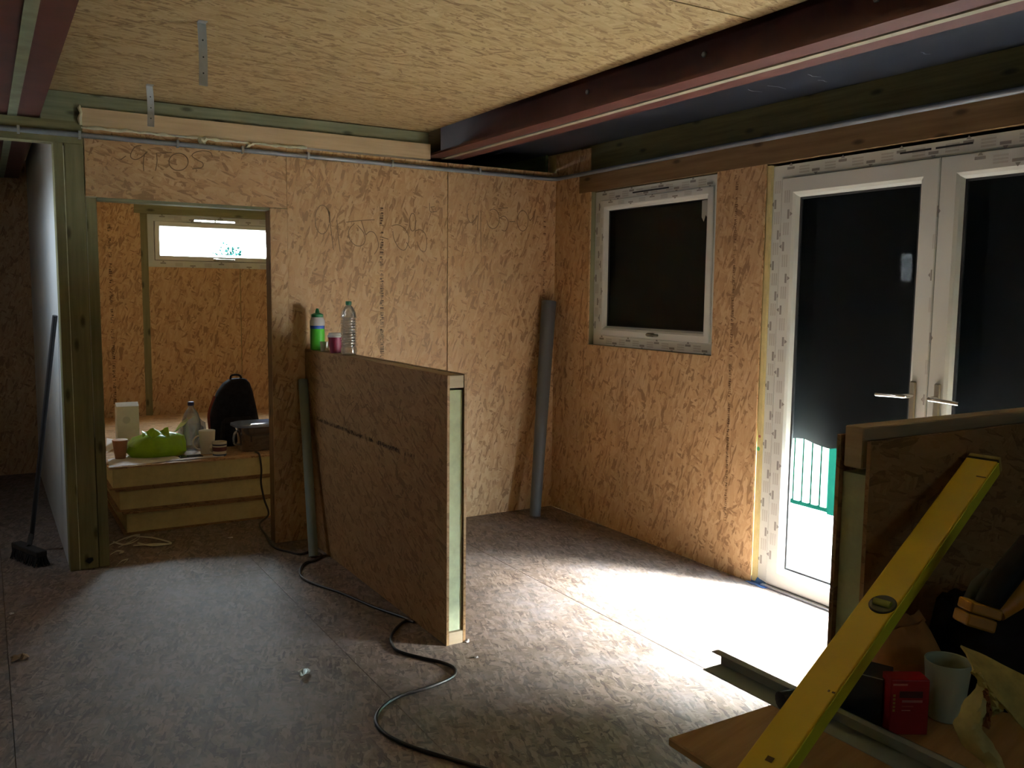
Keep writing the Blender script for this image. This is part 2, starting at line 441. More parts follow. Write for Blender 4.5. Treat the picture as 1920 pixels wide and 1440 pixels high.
for y1, y0 in ((YF, 0.1), (0.1, -2.4), (-2.4, -4.9), (-4.9, YB)):
    MB().box((XL, y0+0.003, ZC), (-3.31, y1-0.003, ZC+0.018)).build('ceiling_board', OSB_CEIL, ceil, L=(1, 0, 0))
MB().box((-0.93, 0.115, 2.287), (-0.03, YF-.01, 2.300)).build('ceiling_board', OSB_CEIL, ceil, L=(1, 0, 0))  # added out of view to keep window light out of the roof void
MB().box((-3.07, 0.12, ZC), (-0.95, YF, ZC+0.018)).build('ceiling_board', OSB_CEIL, ceil, L=(1, 0, 0))

# back wall, y = 0 .. 0.10
wb = struct('wall_back', 'strand board wall with pen numbers above and beside the doorless opening', 'wall')
T = 0.011
def panel_y(parent, rects, y, mat=OSB, L=(0, 0, 1), th=T, name='wall_board'):
    m = MB()
    for x0, x1, z0, z1 in rects: m.box((x0, y, z0), (x1, y+th, z1))
    return m.build(name, mat, parent, L=L)
ZT = 2.285
panel_y(wb, [(-2.88, -1.842, 1.945, ZT)], -0.003, L=(1, 0, 0))
panel_y(wb, [(-1.937, -1.84, 0, 1.942), (-1.839, -0.8185, 0, ZT)], 0.0)
panel_y(wb, [(-0.8125, 0.0, 0, ZT)], 0.0)
MB().box((-1.925, T, 0), (0, 0.09, ZT-0.02)).build('foam_core', FOAM_Y, wb)
MB().box((-2.88, T, 1.96), (-1.925, 0.09, ZT-0.02)).build('foam_core', FOAM_Y, wb)
MB().box((-1.937, T, 0), (-1.90, 0.10, 1.945)).build('jamb_stud', T_BROWN, wb)
MB().box((-2.828, T, 1.93), (-1.90, 0.10, 1.962)).build('head_batten', T_GREY, wb, L=(1, 0, 0))
panel_y(wb, [(-1.90, 0, 0, ZT), (-2.92, -1.90, 1.96, ZT)], 0.09)
# handwriting and print on the back wall
def pen(points_list, ox, oy, sc, hw=0.0022, y=-0.0042):
    m = MB()
    for pl in points_list:
        ribbon(m, smoothpts([aty(ox+x/sc, oy+q/sc, y) for x, q in pl], 6), hw, (0, -1, 0))
    return m
def ell(cx, cy, rx, ry, a0=0, a1=360, n=14): return [(cx+rx*math.cos(math.radians(a0+(a1-a0)*i/n)), cy+ry*math.sin(math.radians(a0+(a1-a0)*i/n))) for i in range(n+1)]
pen([[(570, 425), (520, 435), (485, 485), (482, 525), (520, 545), (570, 525), (622, 480)], [(622, 478), (600, 500), (588, 570), (592, 640)],
     [(700, 490), (706, 560), (692, 640)], [(700, 490), (760, 488), (830, 484)], ell(890, 565, 82, 74, -40, 330), 
     [(1180, 520), (1165, 485), (1110, 470), (1040, 480), (1005, 512), (1050, 548), (1098, 575), (1090, 612), (1010, 625)], [(395, 545), (438, 515)]],
    140, 180, 4.571).build('pen_writing', PENCIL, wb)
pen([ell(140, 170, 55, 110, 20, 372), [(196, 110), (200, 190), (212, 290), (226, 400)], [(252, 175), (262, 300), (278, 416)],
     [(385, 200), (345, 250), (345, 310), (390, 365), (440, 370), (468, 330), (455, 270), (410, 215)], [(325, 190), (430, 178), (540, 172)],
     [(440, 180), (458, 240), (474, 288)], [(474, 288), (505, 262), (540, 275), (565, 330), (568, 385), (540, 434)], [(596, 306), (645, 320)],
     [(670, 220), (720, 210), (775, 245), (803, 310), (790, 375), (765, 405), (725, 385), (690, 320), (680, 260)], [(785, 345), (812, 388)],
     ell(832, 190, 24, 68), [(850, 300), (855, 258), (895, 250), (930, 285), (940, 360), (925, 415), (890, 400), (865, 340)], [(960, 45), (968, 110), (1018, 106)], [(970, 75), (1000, 72)]],
    570, 370, 4.085, y=-0.0012).build('pen_writing', PENCIL, wb)
pen([[(1262, 45), (1248, 100), (1262, 180), (1292, 190), (1325, 140)], [(1335, 105), (1332, 180), (1328, 250)], [(1356, 100), (1353, 200), (1356, 420)],
     ell(1448, 165, 48, 75, -120, 170), [(1488, 86), (1560, 80)], [(1498, 160), (1535, 145), (1565, 190), (1545, 255), (1515, 250)], [(1575, 186), (1616, 186)],
     ell(1675, 180, 42, 78), [(1716, 95), (1728, 175), (1760, 140), (1772, 90)]],
    570, 370, 4.085, y=-0.0012).build('pen_writing', PENCIL, wb)
m = MB(); print_line(m, (-1.275, -0.0012, 1.985), (0, 0, -1), (1, 0, 0), 1.75, 0.024, 3, 0.92); m.build('printed_line', INK, wb)
m = MB(); print_line(m, (-0.096, -0.0012, 1.99), (0, 0, -1), (1, 0, 0), 1.3, 0.02, 5, 0.75); m.build('printed_line', INK_MID, wb)

# right wall, x = 0 .. 0.10: window hole, door hole
wr = struct('wall_right', 'strand board wall with covered window and white double doors', 'wall')
def panel_x(parent, rects, x, mat=OSB, th=T):
    m = MB()
    for y0, y1, z0, z1 in rects: m.box((x, y0, z0), (x+th, y1, z1))
    return m.build('wall_board', mat, parent)
WY0, WY1, WZ0, WZ1 = -1.535, -0.397, 1.152, 2.125     # window hole
DY0, DY1, DZ1 = -3.69, -1.872, 2.118                  # door hole
ZH = 2.125
panel_x(wr, [(WY1, -0.001, 0, 2.40), (-0.80, WY1, 0, WZ0), (-0.277, -0.001, WZ0, 2.40)][:2], 0.0)
panel_x(wr, [(WY0, -0.803, 0, WZ0), (DY1, WY0, 0, ZH)], 0.0)
panel_x(wr, [(YB, DY0, 0, ZH)], 0.0)
panel_x(wr, [(0.1, YF, 0, 2.40)], 0.0)
m = MB()
for y0, y1, z0, z1 in ((WY1+.02, YF, 0, 2.40), (WY0, WY1+.02, 0, WZ0-.03), (DY1+.03, WY0-.02, 0, ZH), (YB, DY0-.02, 0, ZH), (YB, WY1+.02, ZH+.0, 2.40), (YB, YF, 2.40, 2.625)): m.box((T+.012, y0, z0), (0.10, y1, z1))
m.build('foam_core', FOAM_Y, wr)
m = MB().box((T+.001, WY1, WZ0-.03), (0.10, WY1+.02, WZ1)).box((T, WY0-.02, WZ0-.03), (0.10, WY0, WZ1)).box((T, WY0, WZ0-.03), (0.10, WY1, WZ0))
m.build('window_lining', T_GREY, wr)
MB().box((0.014, DY1-.0255, 0), (0.10, DY1-.0005, DZ1)).build('door_lining', FOAM_Y, wr)
m = MB(); print_line(m, (-0.0012, -1.672, 2.06), (0, 0, -1), (0, -1, 0), 1.78, 0.018, 11, 0.92); m.build('printed_line', INK_MID, wr)
m = MB(); print_line(m, (-0.0012, -0.80, 0.98), (0, 0, -1), (0, -1, 0), 0.62, 0.014, 13, 0.6); m.build('printed_line', INK_SOFT, wr)
m = MB(); print_line(m, (-0.0012, -0.145, 1.7), (0, 0, -1), (0, -1, 0), 1.2, 0.012, 15, 0.5); m.build('printed_line', INK_SOFT, wr)
# small dabs on the pale lining beside the doors
m = MB().lathe((0.0145, DY1-0.010, 0.70), [(0.012, 0), (0.010, 0.0015)], 10, axis=(-1, 0, 0)); m.build('paint_dab', plain('green_dab', (0.08, 0.45, 0.2), 0.6), wr)
m = MB().lathe((0.0145, DY1-0.017, 0.765), [(0.008, 0), (0.007, 0.0015)], 10, axis=(-1, 0, 0)); m.build('paint_dab', plain('red_dab', (0.35, 0.12, 0.1), 0.6), wr)

tag(single(MB().box((-0.004, -4.6, ZH), (0.10, -0.279, 2.245)), 'trim_1', T_BROWN, 'brown timber header running over the window and the double doors', 'timber', (0, -2.4, ZH), L=(0, 1, 0)), 'brown timber header running over the window and the double doors', 'timber', kind='structure')
m = MB().box((0.006, YB, 2.245), (0.10, -0.279, 2.415))
tag(single(m, 'trim_2', T_OLIVE, 'dark olive timber board above the header, under the black roof sheet', 'timber', (0.05, -2.4, 2.245), L=(0, 1, 0)), 'dark olive timber board above the header, under the black roof sheet', 'timber', kind='structure')
m = MB().box((-0.02, 0.10, 2.29), (0.0, YF, 2.415))
tag(single(m, 'trim_3', T_DKGREEN, 'green timber strip seen over the back wall top near the corner', 'timber', (0, 1.5, 2.29), L=(0, 1, 0)), 'green timber strip seen over the back wall top near the corner', 'timber', kind='structure')
m = MB().box((XL, 0.0, 2.205), (-2.884, 0.09, 2.315))
tag(single(m, 'trim_4', T_GREEN, 'green timber lintel over the passage, carrying the left steel beam', 'timber', (-3.4, 0, 2.205), L=(1, 0, 0)), 'green timber lintel over the passage, carrying the left steel beam', 'timber', kind='structure')
m = MB().box((-3.07, 0.012, 2.315), (-2.884, 0.09, ZC)).box((-2.884, 0.02, 2.385), (-0.94, 0.09, ZC))
tag(single(m, 'trim_5', T_GREY, 'stained grey green timber plate directly under the ceiling boards', 'timber', (-1.9, 0, 2.385), L=(1, 0, 0)), 'stained grey green timber plate directly under the ceiling boards', 'timber', kind='structure')
m = MB().box((-2.884, 0.0, ZT+0.012), (-0.935, 0.09, 2.388))
tag(single(m, 'trim_6', T_CREAM, 'fresh pale pine plate on top of the back wall boards', 'timber', (-1.9, 0, ZT), L=(1, 0, 0)), 'fresh pale pine plate on top of the back wall boards', 'timber', kind='structure')
# expanding foam squeezed out under the pine plate
rows = []
m = MB(); rnd = random.Random(4)
pts = []; x = -2.89
while x < -1.70: pts.append((x, -0.004+rnd.uniform(-.003, .002), ZT+0.006+rnd.uniform(-.004, .003))); x += 0.03
m.tube(pts, [0.006+rnd.uniform(-.002, .005) for _ in pts], 7)
m.loft([(-2.30, -0.006, 2.2625, .006, .004), (-2.302, -0.010, 2.270, .022, .012), (-2.30, -0.006, 2.288, .026, .012), (-2.30, 0, 2.296, .02, .008)], 10, wob=.08)
m.loft([(-2.07, -0.005, 2.258, .005, .005), (-2.055, -0.008, 2.272, .012, .009), (-2.04, -0.004, 2.288, .018, .01)], 8, wob=.1)
m.tube([(-2.892, -0.004, 2.30), (-2.896, -0.006, 2.33), (-2.888, -0.004, 2.36), (-2.896, -0.005, 2.385), (-2.892, 0, 2.40)], [.008, .011, .007, .010, .004], 7)
single(m, 'foam_bead', FOAM_W, 'bead of pale foam squeezed out under the pine plate', 'foam', (-2.3, 0, 2.28), smooth=True)

# far wall of the inner room and the passage, y = 2.9
wf = struct('wall_far', 'strand board wall at the back of the inner room, small bright window in it', 'wall')
FX0, FX1, FZ0, FZ1 = -2.15, -1.03, 1.665, 2.105
panel_y(wf, [(-2.905, FX0-.055, 0, ZC)], YF); panel_y(wf, [(FX0, -1.40, 0, FZ0), (FX0, -1.40, FZ1+.1, ZC)], YF)
panel_y(wf, [(-1.393, FX1, 0, FZ0), (-1.393, FX1, FZ1+.1, ZC), (FX1, 0.1, 0, ZC)], YF)
panel_y(wf, [(XL, -3.02, 0, ZC)], YF)
m = MB()
for x0, x1, z0, z1 in ((XL-.1, FX0-.055, -.1, 2.62), (FX0-.055, FX1, -.1, FZ0-.0), (FX0-.055, FX1, FZ1+.09, 2.62), (FX1, 0.1, -.1, 2.62)): m.box((x0, YF+T, z0), (x1, YF+.10, z1))
m.build('foam_core', FOAM_Y, wf)
MB().box((FX0-.055, YF-.004, 0), (FX0, YF+.09, FZ1+.01)).build('wall_stud', T_GREEN, wf)
MB().box((FX0-.10, YF-.008, FZ1), (FX1, YF+.09, FZ1+.105)).build('window_header', T_GREEN, wf, L=(1, 0, 0))
m = MB(); print_line(m, (-2.455, YF-.0012, 2.0), (0, 0, -1), (1, 0, 0), 1.5, 0.024, 21, 0.85); m.build('printed_line', INK, wf)

# wall between passage and inner room: its passage face is the pale board seen past the post
wp = struct('wall_passage', 'pale lining board wall of the passage, seen edge on left of the post', 'wall')
MB().box((-3.02, 0.09, 0), (-3.008, YF, ZC)).build('lining_board', PLASTER, wp)
MB().box((-3.008, 0.09, 0), (-2.925, YF, ZC)).build('foam_core', FOAM_Y, wp)
MB().box((-2.925, 0.10, 0), (-2.914, YF, ZC)).build('wall_board', OSB, wp)

# walls the camera does not see: left side with a window, behind with a window added for fill light
wl = struct('wall_left', 'strand board wall on the left, outside the picture, with a window', 'wall')
LY0, LY1, LZ0, LZ1 = 0.095, 0.215, 1.63, 1.88
m = MB()
for y0, y1, z0, z1 in ((YB, LY0, 0, 2.62), (LY1, YF+.1, 0, 2.62), (LY0, LY1, 0, LZ0), (LY0, LY1, LZ1, 2.62)): m.box((XL-.018, y0, z0), (XL, y1, z1))
m.build('wall_board', OSB, wl)
wq = struct('wall_front', 'strand board wall behind the camera, outside the picture', 'wall')
QX0, QX1, QZ0, QZ1 = -2.4, -1.2, 0.9, 2.1
m = MB()
for x0, x1, z0, z1 in ((XL-.1, QX0, 0, 2.62), (QX1, .1, 0, 2.62), (QX0, QX1, 0, QZ0), (QX0, QX1, QZ1, 2.62)): m.box((x0, YB-.1, z0), (x1, YB, z1))
m.build('wall_board', OSB, wq)
w3 = struct('fill_window', 'added fill light window with dimming pane behind the camera, outside the picture', 'window', (QX0, YB, QZ0))  # unseen opening added for fill light from the camera side
MB().box((QX0, YB-.06, QZ0), (QX1, YB-.058, QZ1)).build('window_pane', DIM_PANE, w3)
portal('portal_front', ((QX0+QX1)/2, YB-.09, (QZ0+QZ1)/2), (PI/2, 0, 0), QX1-QX0, QZ1-QZ0)
portal('portal_left', (XL-.012, (LY0+LY1)/2, (LZ0+LZ1)/2), (0, -PI/2, 0), LZ1-LZ0, LY1-LY0)

# ------------------------------------------------------------------ post at the wall end
tp = thing('timber_post', 'green treated timber post of three studs left of the opening', 'post', (-2.93, 0, 0))
MB().cbox((-3.022, -0.012, 0), (-2.977, 0.088, 2.205), .003).build('stud', T_GREEN, tp)
MB().cbox((-2.974, -0.006, 0), (-2.884, 0.09, 2.205), .003).build('stud', T_GREEN, tp)
MB().cbox((-2.881, 0.004, 0), (-2.830, 0.09, 1.945), .003).build('stud', T_GREEN, tp)
MB().box((-2.9785, -0.008, 0.0), (-2.9735, 0.0, 2.19)).build('stud_highlight', FOAM_W, tp)  # pale line painted as the highlight along the stud joint
MB().box((-2.8825, -0.004, 0.7), (-2.8795, 0.006, 1.945)).box((-2.8825, -0.004, 1.942), (-2.83, 0.004, 1.9475)).build('board_edge', STRIPE, tp)
m = MB().loft([(-2.93, -0.008, 0.03, .004, .002), (-2.93, -0.0075, .045, .02, .002), (-2.925, -0.0075, .06, .012, .002)], 10); m.build('knot_hole', plain('dark_hole', (.01, .008, .005), .9), tp)

# ------------------------------------------------------------------ steel beams
def ibeam(name, xc, y0, y1, label, stripe, sw, wid=0.236):
    t = thing(name, label, 'beam', (xc, (y0+y1)/2, 2.32))
    m = MB()
    h = wid/2
    prof = [(-h, 2.32), (h, 2.32), (h, 2.333), (.006, 2.337), (.006, 2.516), (h, 2.52), (h, 2.533), (-h, 2.533), (-h, 2.52), (-.006, 2.516), (-.006, 2.337), (-h, 2.333)]
    m.prism([(xc+a, y0, b) for a, b in prof], (0, y1-y0, 0)); m.build('beam_section', STEEL, t, L=(0, 1, 0))
    MB().box((xc-sw/2, y0, 2.314), (xc+sw/2, y1-.03, 2.3205)).build('timber_strip', stripe, t, L=(0, 1, 0))
    if xc > -2:
        for yy in (-1.5, -2.3, -3.1): MB().lathe((xc-.006, yy, 2.44), [(.012, 0), (.012, .008), (.008, .010)], 6, axis=(-1, 0, 0)).build('bolt', GALV, t)
    return t
ibeam('steel_beam', -0.815, YB+.05, 0.09, 'red painted steel beam with pale strip, between ceiling boards and black roof sheet', STRIPE, 0.032)
ibeam('steel_beam', -3.193, YB+.05, YF-.02, 'red painted steel beam with grey green strip at the top left corner', STRIPE2, 0.04)
# roof membrane to the right of the beam
rows = []
for i in range(41):
    y = YB+0.03 + (YF-YB-.06)*i/40; r = []
    for j in range(9):
        x = -0.69+0.73*j/8; e = math.sin(PI*min(1, j/8))
        r.append((x, y, 2.417+0.012*e*(math.sin(y*7.3+j*.8)+0.6*math.sin(y*13.1-j*1.7))*(0.4+0.6*math.sin(y*1.9+1)**2)))
    rows.append(r)
mem = single(MB().sheet(rows, .003), 'roof_sheet', MEMB, 'dark blue black plastic roof sheet between the right beam and right wall', 'plastic sheet', (-.33, -2.4, 2.417), smooth=True)
SCUFF = plain('white_scuff', (.35, .37, .40), .7)
for px, py, l in ((1400, 168, .10), (1440, 160, .13), (1512, 140, .09), (1535, 150, .06), (1725, 98, .06)):
    a = atz(px, py, 2.396); MB().sheet([[(a.x+l*.9*i/4, a.y-.003+.006*math.sin(i*1.7+px)+q*.005*(1-abs(i-2)/3), 2.3955) for i in range(5)] for q in (0, 1)], .0006).build('scuff_mark', SCUFF, mem)

# conduit along the back wall and round the corner
cd = thing('conduit_pipe', 'thin grey conduit clipped along the top of both walls', 'pipe', (-2, -.02, 2.247))
pts = [(XL+.02, -.017, 2.248), (-2.9, -.017, 2.248), (-1.5, -.016, 2.244), (-.12, -.016, 2.240), (-.05, -.02, 2.240), (-.022, -.05, 2.240), (-.018, -.12, 2.241), (-.016, -1.6, 2.247), (-.016, -4.4, 2.250)]
MB().tube(pts, .0135, 10).build('pipe', CONDUIT, cd, smooth=True)
for x in (-3.17, -2.90, -2.43, -2.09, -1.72, -1.2, -.6):
    MB().box((x-.006, -.032, 2.228), (x+.006, -.0035, 2.232)).box((x-.006, -.034, 2.229), (x+.006, -.031, 2.266)).box((x-.006, -.032, 2.262), (x+.006, -.0035, 2.266)).build('pipe_clip', GALV, cd)

# ceiling straps
def strap(px, py, pby, label):
    a = atz(px, py, ZC); d = ray(px+8, pby); t = (a.y-CP.y)/d.y; zb = (CP+d*t).z
    g = thing('metal_strap', label, 'strap', (a.x, a.y, ZC), 'straps hanging from the ceiling')
    rows = []
    for i in range(8):
        z = ZC-.001+(zb-ZC)*i/7; sw = .012*math.sin(i*.5)+.01*i/7
        rows.append([(a.x-.016+sw*.4, a.y+sw, z), (a.x+.016+sw*.4, a.y+sw+.004, z)])
    MB().sheet(rows, .0015).build('strap_strip', GALV, g)
    MB().box((a.x-.016, a.y-.03, ZC-.003), (a.x+.016, a.y+.004, ZC-.0002)).build('fixing_tab', GALV, g)
    for k in (2, 4, 6):
        z = ZC+(zb-ZC)*k/7.5; sw = .012*math.sin(k*.5)+.01*k/7
        MB().lathe((a.x+sw*.4, a.y+sw-.001, z), [(.003, 0), (.003, .001)], 8, axis=(0, -1, 0)).build('nail_hole', GASKET, g)
strap(378, 42, 160, 'longer pale metal strap hanging from the middle of the ceiling')
strap(280, 160, 237, 'short pale metal strap hanging just in front of the pine plate')

# ------------------------------------------------------------------ window and doors (right wall)
def ring(m, prof, y0, y1, z0, z1, horiz='x'):         # mitred frame; prof = (inset, x) going from outside in
    base = len(m.v); K = len(prof)
    for d, x in prof:
        for (yy, zz) in ((y0+d, z0+d), (y1-d, z0+d), (y1-d, z1-d), (y0+d, z1-d)):
            m.v.append(V((x, yy, zz)) if horiz == 'x' else V((yy, x, zz)))
    for i in range(K-1):
        for j in range(4):
            a = base+i*4+j; b = base+i*4+(j+1) % 4
            q = (a, b, b+4, a+4); m.f.append(q[::-1] if horiz == 'x' else q)
    return m
def logos(m1, m2, o, along, up, length, step, h, seed):   # protective-film print: small pointed emblem over a word, grey text block between
    r = random.Random(seed); x = step*.3; k = 0; o, along, up = V(o), V(along), V(up)
    def P(a, b): return o+along*a+up*b
    while x < length-.04:
        fl = 1 if k % 2 == 0 else -1
        m1.add([P(x, .10*h*fl), P(x+.045, .10*h*fl), P(x+.045, .10*h*fl+.012*fl), P(x, .10*h*fl+.012*fl)], [(0, 1, 2, 3) if fl > 0 else (3, 2, 1, 0)])
        m1.add([P(x+.012, .10*h*fl+.016*fl), P(x+.034, .10*h*fl+.016*fl), P(x+.023, .10*h*fl+.032*fl)], [(0, 1, 2) if fl > 0 else (2, 1, 0)])
        y = x+step*.5
        if y < length-.05:
            for q in range(3):
                b = -.018+q*.013
                m2.add([P(y, b), P(y+.06, b), P(y+.06, b+.008), P(y, b+.008)], [(0, 1, 2, 3)])
        x += step; k += 1
w1 = struct('window_1', 'white framed window covered outside by black sheet, print film on frame', 'window', (0, (WY0+WY1)/2, WZ0))
ring(MB(), [(0, .10), (0, .045), (.056, .045), (.060, .049), (.060, .10)], WY0+.002, WY1-.002, WZ0+.002, WZ1-.002).build('window_frame', UPVC, w1)
sa = ring(MB(), [(.062, .10), (.062, .040), (.066, .036), (.100, .036), (.112, .042), (.125, .062), (.125, .067)], WY0, WY1, WZ0, WZ1).build('window_sash', UPVC, w1)
ring(MB(), [(.124, .060), (.128, .060), (.128, .07)], WY0, WY1, WZ0, WZ1).build('gasket', GASKET, sa)
MB().box((.066, WY0+.125, WZ0+.125), (.070, WY1-.125, WZ1-.125)).build('window_pane', GLASS, w1)
m = MB().box((.040, -1.10, 2.085), (.046, -.775, 2.093)); m.build('trickle_vent', GASKET, w1)
h = MB().cbox((.018, -1.02, WZ0+.078), (.037, -.96, WZ0+.100), .006).build('window_handle', PLATE_M, w1)
MB().cbox((.008, -1.075, WZ0+.082), (.022, -.965, WZ0+.096), .005).build('handle_lever', PLATE_M, h)
m1, m2 = MB(), MB()
logos(m1, m2, (.0442, WY1-.03, WZ1-.033), (0, -1, 0), (0, 0, 1), 1.06, .135, .06, 1)
logos(m1, m2, (.0442, WY1-.03, WZ0+.030), (0, -1, 0), (0, 0, 1), 1.06, .135, .06, 2)
logos(m1, m2, (.0442, WY1-.030, WZ0+.06), (0, 0, 1), (0, 1, 0), .84, .15, .05, 3)
logos(m1, m2, (.0352, WY1-.085, WZ1-.083), (0, -1, 0), (0, 0, .6), .95, .2, .06, 4)
logos(m1, m2, (.0352, WY1-.083, WZ0+.1), (0, 0, 1), (0, .6, 0), .75, .17, .05, 5)
m1.build('film_print', DARKMARK, w1); m2.build('film_text', GREYMARK, w1)
m = MB()
a = V((.0655, WY0+.150, WZ1-.16)); 
m.add([a+V((0, .03, .03)), a+V((0, -.015, .035)), a+V((0, -.02, -.07)), a+V((0, -.002, -.05)), a+V((0, .012, -.085)), a+V((0, .03, -.06))], [(0, 1, 2, 3, 4, 5)])
m.build('tape_scrap', plain('torn_tape', (.45, .46, .42), .6), w1)

d1 = struct('door_1', 'white double glazed doors, black sheet hung outside, bright gap below it', 'door', (0, (DY0+DY1)/2, 0))
FY0, FY1 = DY0+.004, DY1-.026
ring(MB(), [(0, .11), (0, .030), (.054, .030), (.060, .036), (.060, .11)], FY0, FY1, -.030, 2.112).build('door_frame', UPVC, d1)
MB().box((.028, FY0+.06, 0.0), (.10, FY1-.06, .012)).build('door_threshold', ALU, d1)
MB().box((.004, FY0+.0, 0.0005), (.027, FY1-.045, .010)).build('sill_bar', ALU_L, d1)
m1, m2 = MB(), MB()
YM = -2.795
for (a, b, side) in ((YM+.002, FY1-.062, 'l'), (FY0+.062, YM-.002, 'r')):
    lf = ring(MB(), [(0, .09), (0, .026), (.004, .022), (.070, .022), (.084, .030), (.096, .050), (.096, .062)], a, b, .016, 2.048).build('door_leaf', UPVC, d1)
    ring(MB(), [(.095, .048), (.104, .050), (.104, .06)], a, b, .016, 2.048).build('gasket', GASKET, lf)
    MB().box((.054, a+.097, .113), (.060, b-.097, 1.951)).build('door_pane', GLASS, lf)
    yp = YM+.062 if side == 'l' else YM-.050
    pl = MB().cbox((.010, yp-.015, .875), (.0225, yp+.015, 1.125), .008).build('handle_plate', PLATE_M, lf)
    sg = 1 if side == 'l' else -1
    y0 = yp
    MB().tube(smoothpts([(.012, y0, 1.063), (-.030, y0, 1.063), (-.045, y0+sg*.012, 1.063), (-.047, y0+sg*.05, 1.062), (-.045, y0+sg*.135, 1.058)], 5), [.010]*10+[.009]*10+[.008], 10).build('handle_lever', CHROME, lf, smooth=True)
    MB().lathe((.0105, yp, .915), [(.008, 0), (.008, .006), (.003, .008)], 12, axis=(-1, 0, 0)).build('lock_cylinder', CHROME, lf)
logos(m1, m2, (.0292, FY1-.03, .06), (0, 0, 1), (0, 1, 0), 2.0, .15, .06, 6)
logos(m1, m2, (.0212, FY1-.098, .10), (0, 0, 1), (0, 1, 0), 1.9, .155, .06, 7)
logos(m1, m2, (.0292, FY1-.04, 2.083), (0, -1, 0), (0, 0, 1), 1.6, .15, .06, 8)
logos(m1, m2, (.0212, YM-.1, 2.012), (0, -1, 0), (0, 0, 1), .7, .15, .06, 9)
logos(m1, m2, (.0212, YM+.006, .95), (0, 0, 1), (0, .5, 0), 1.0, .26, .06, 10)
m1.build('film_print', DARKMARK, d1); m2.build('film_text', GREYMARK, d1)
m = MB().box((.0285, -2.745, 2.084), (.031, -2.60, 2.092)).box((.0285, -2.925, 2.084), (.031, -2.765, 2.092)); m.build('trickle_vent', GASKET, d1)

# black sheets outside
def tarp(y0, y1, z0, z1, label, loc):
    rows = []
    for i in range(9):
        z = z1+(z0-z1)*i/8; r = []
        for j in range(31):
            y = y0+(y1-y0)*j/30; e = i/8
            r.append((.116+.008*math.sin(j*1.1)*e+.006*math.sin(j*.43+2)*e, y, z+(.008*math.sin(j*1.9)+.006*math.sin(j*.8))*(i == 8)))
        rows.append(r)
    return single(MB().sheet(rows, .003), 'tarpaulin', TARP, label, 'tarpaulin', loc, smooth=True)
tarp(-4.0, -1.6, .762, 2.35, 'black tarpaulin hung outside the double doors, stopping short of the ground', (.13, -2.8, 2.35))
rows = [[(.1065+.003*math.sin(j*1.3+i), WY0-.15+(WY1-WY0+.3)*j/16, WZ0-.15+(WZ1-WZ0+.3)*i/8) for j in range(17)] for i in range(9)]
single(MB().sheet(rows, .003), 'tarpaulin', TARP if False else plain('brown_black_sheet', (.008, .0068, .005), .65, spec=.15), 'brown black sheet covering the small window from outside', 'tarpaulin', (.13, -1, 2.2), smooth=True)
# blue damp-proof film by the door foot
rows = [[(-.02+.05*j/5+.0*i, DY1+.012-.13*i/7-.0, .0025+.035*max(0, (j-3)/2)*(1-i/7)+.002*math.sin(i*2+j)) for j in range(6)] for i in range(8)]
single(MB().sheet(rows, .001), 'damp_proof_film', plain('blue_film', (.04, .12, .33), .35), 'scrap of blue plastic film at the foot of the door frame', 'plastic film', (0, DY1, 0), smooth=True)

# small window in the far wall
w2 = struct('window_2', 'small wide white framed window with bright sky behind it', 'window', ((FX0+FX1)/2, YF, FZ0))
m = MB(); ya, yb = YF+.042, YF+.085
for x0, x1, z0, z1 in ((FX0+.002, FX0+.058, FZ0, FZ1), (FX1-.058, FX1, FZ0, FZ1), (FX0+.058, FX1-.058, FZ0, FZ0+.058), (FX0+.058, FX1-.058, FZ1-.058, FZ1-.043), (FX0+.058, FX1-.058, FZ1-.030, FZ1),
                       (FX0+.058, -1.765, FZ1-.043, FZ1-.030), (-1.594, -1.583, FZ1-.043, FZ1-.030), (-1.42, FX1-.058, FZ1-.043, FZ1-.030)): m.box((x0, ya, z0), (x1, yb, z1))
m.build('window_frame', UPVC, w2)
m = MB(); ring(m, [(.0565, YF+.0415), (.0605, YF+.0415)], FX0, FX1, FZ0, FZ1, 'y'); m.build('gasket', GASKET, w2)
m = MB(); ring(m, [(.060, YF+.09), (.060, YF+.018), (.064, YF+.014), (.096, YF+.014), (.115, YF+.05), (.115, YF+.062)], FX0, FX1, FZ0, FZ1, 'y'); m.build('window_sash', UPVC, w2)
MB().box((FX0+.115, YF+.055, FZ0+.115), (FX1-.115, YF+.06, FZ1-.115)).build('window_pane', GLASS, w2)
h = MB().cbox((-1.62, YF-.002, FZ0+.062), (-1.57, YF+.0135, FZ0+.085), .005).build('window_handle', PLATE_M, w2)
MB().cbox((-1.60, YF-.018, FZ0+.066), (-1.44, YF-.003, FZ0+.080), .005).build('handle_lever', PLATE_M, h)
m1, m2 = MB(), MB()
logos(m1, m2, (FX0+.03, YF+.0412, FZ1-.025), (1, 0, 0), (0, 0, .8), 1.05, .24, .05, 12)
logos(m1, m2, (FX0+.03, YF+.0412, FZ0+.025), (1, 0, 0), (0, 0, .8), 1.05, .24, .05, 13)
m1.build('film_print', DARKMARK, w2); m2.build('film_text', GREYMARK, w2)

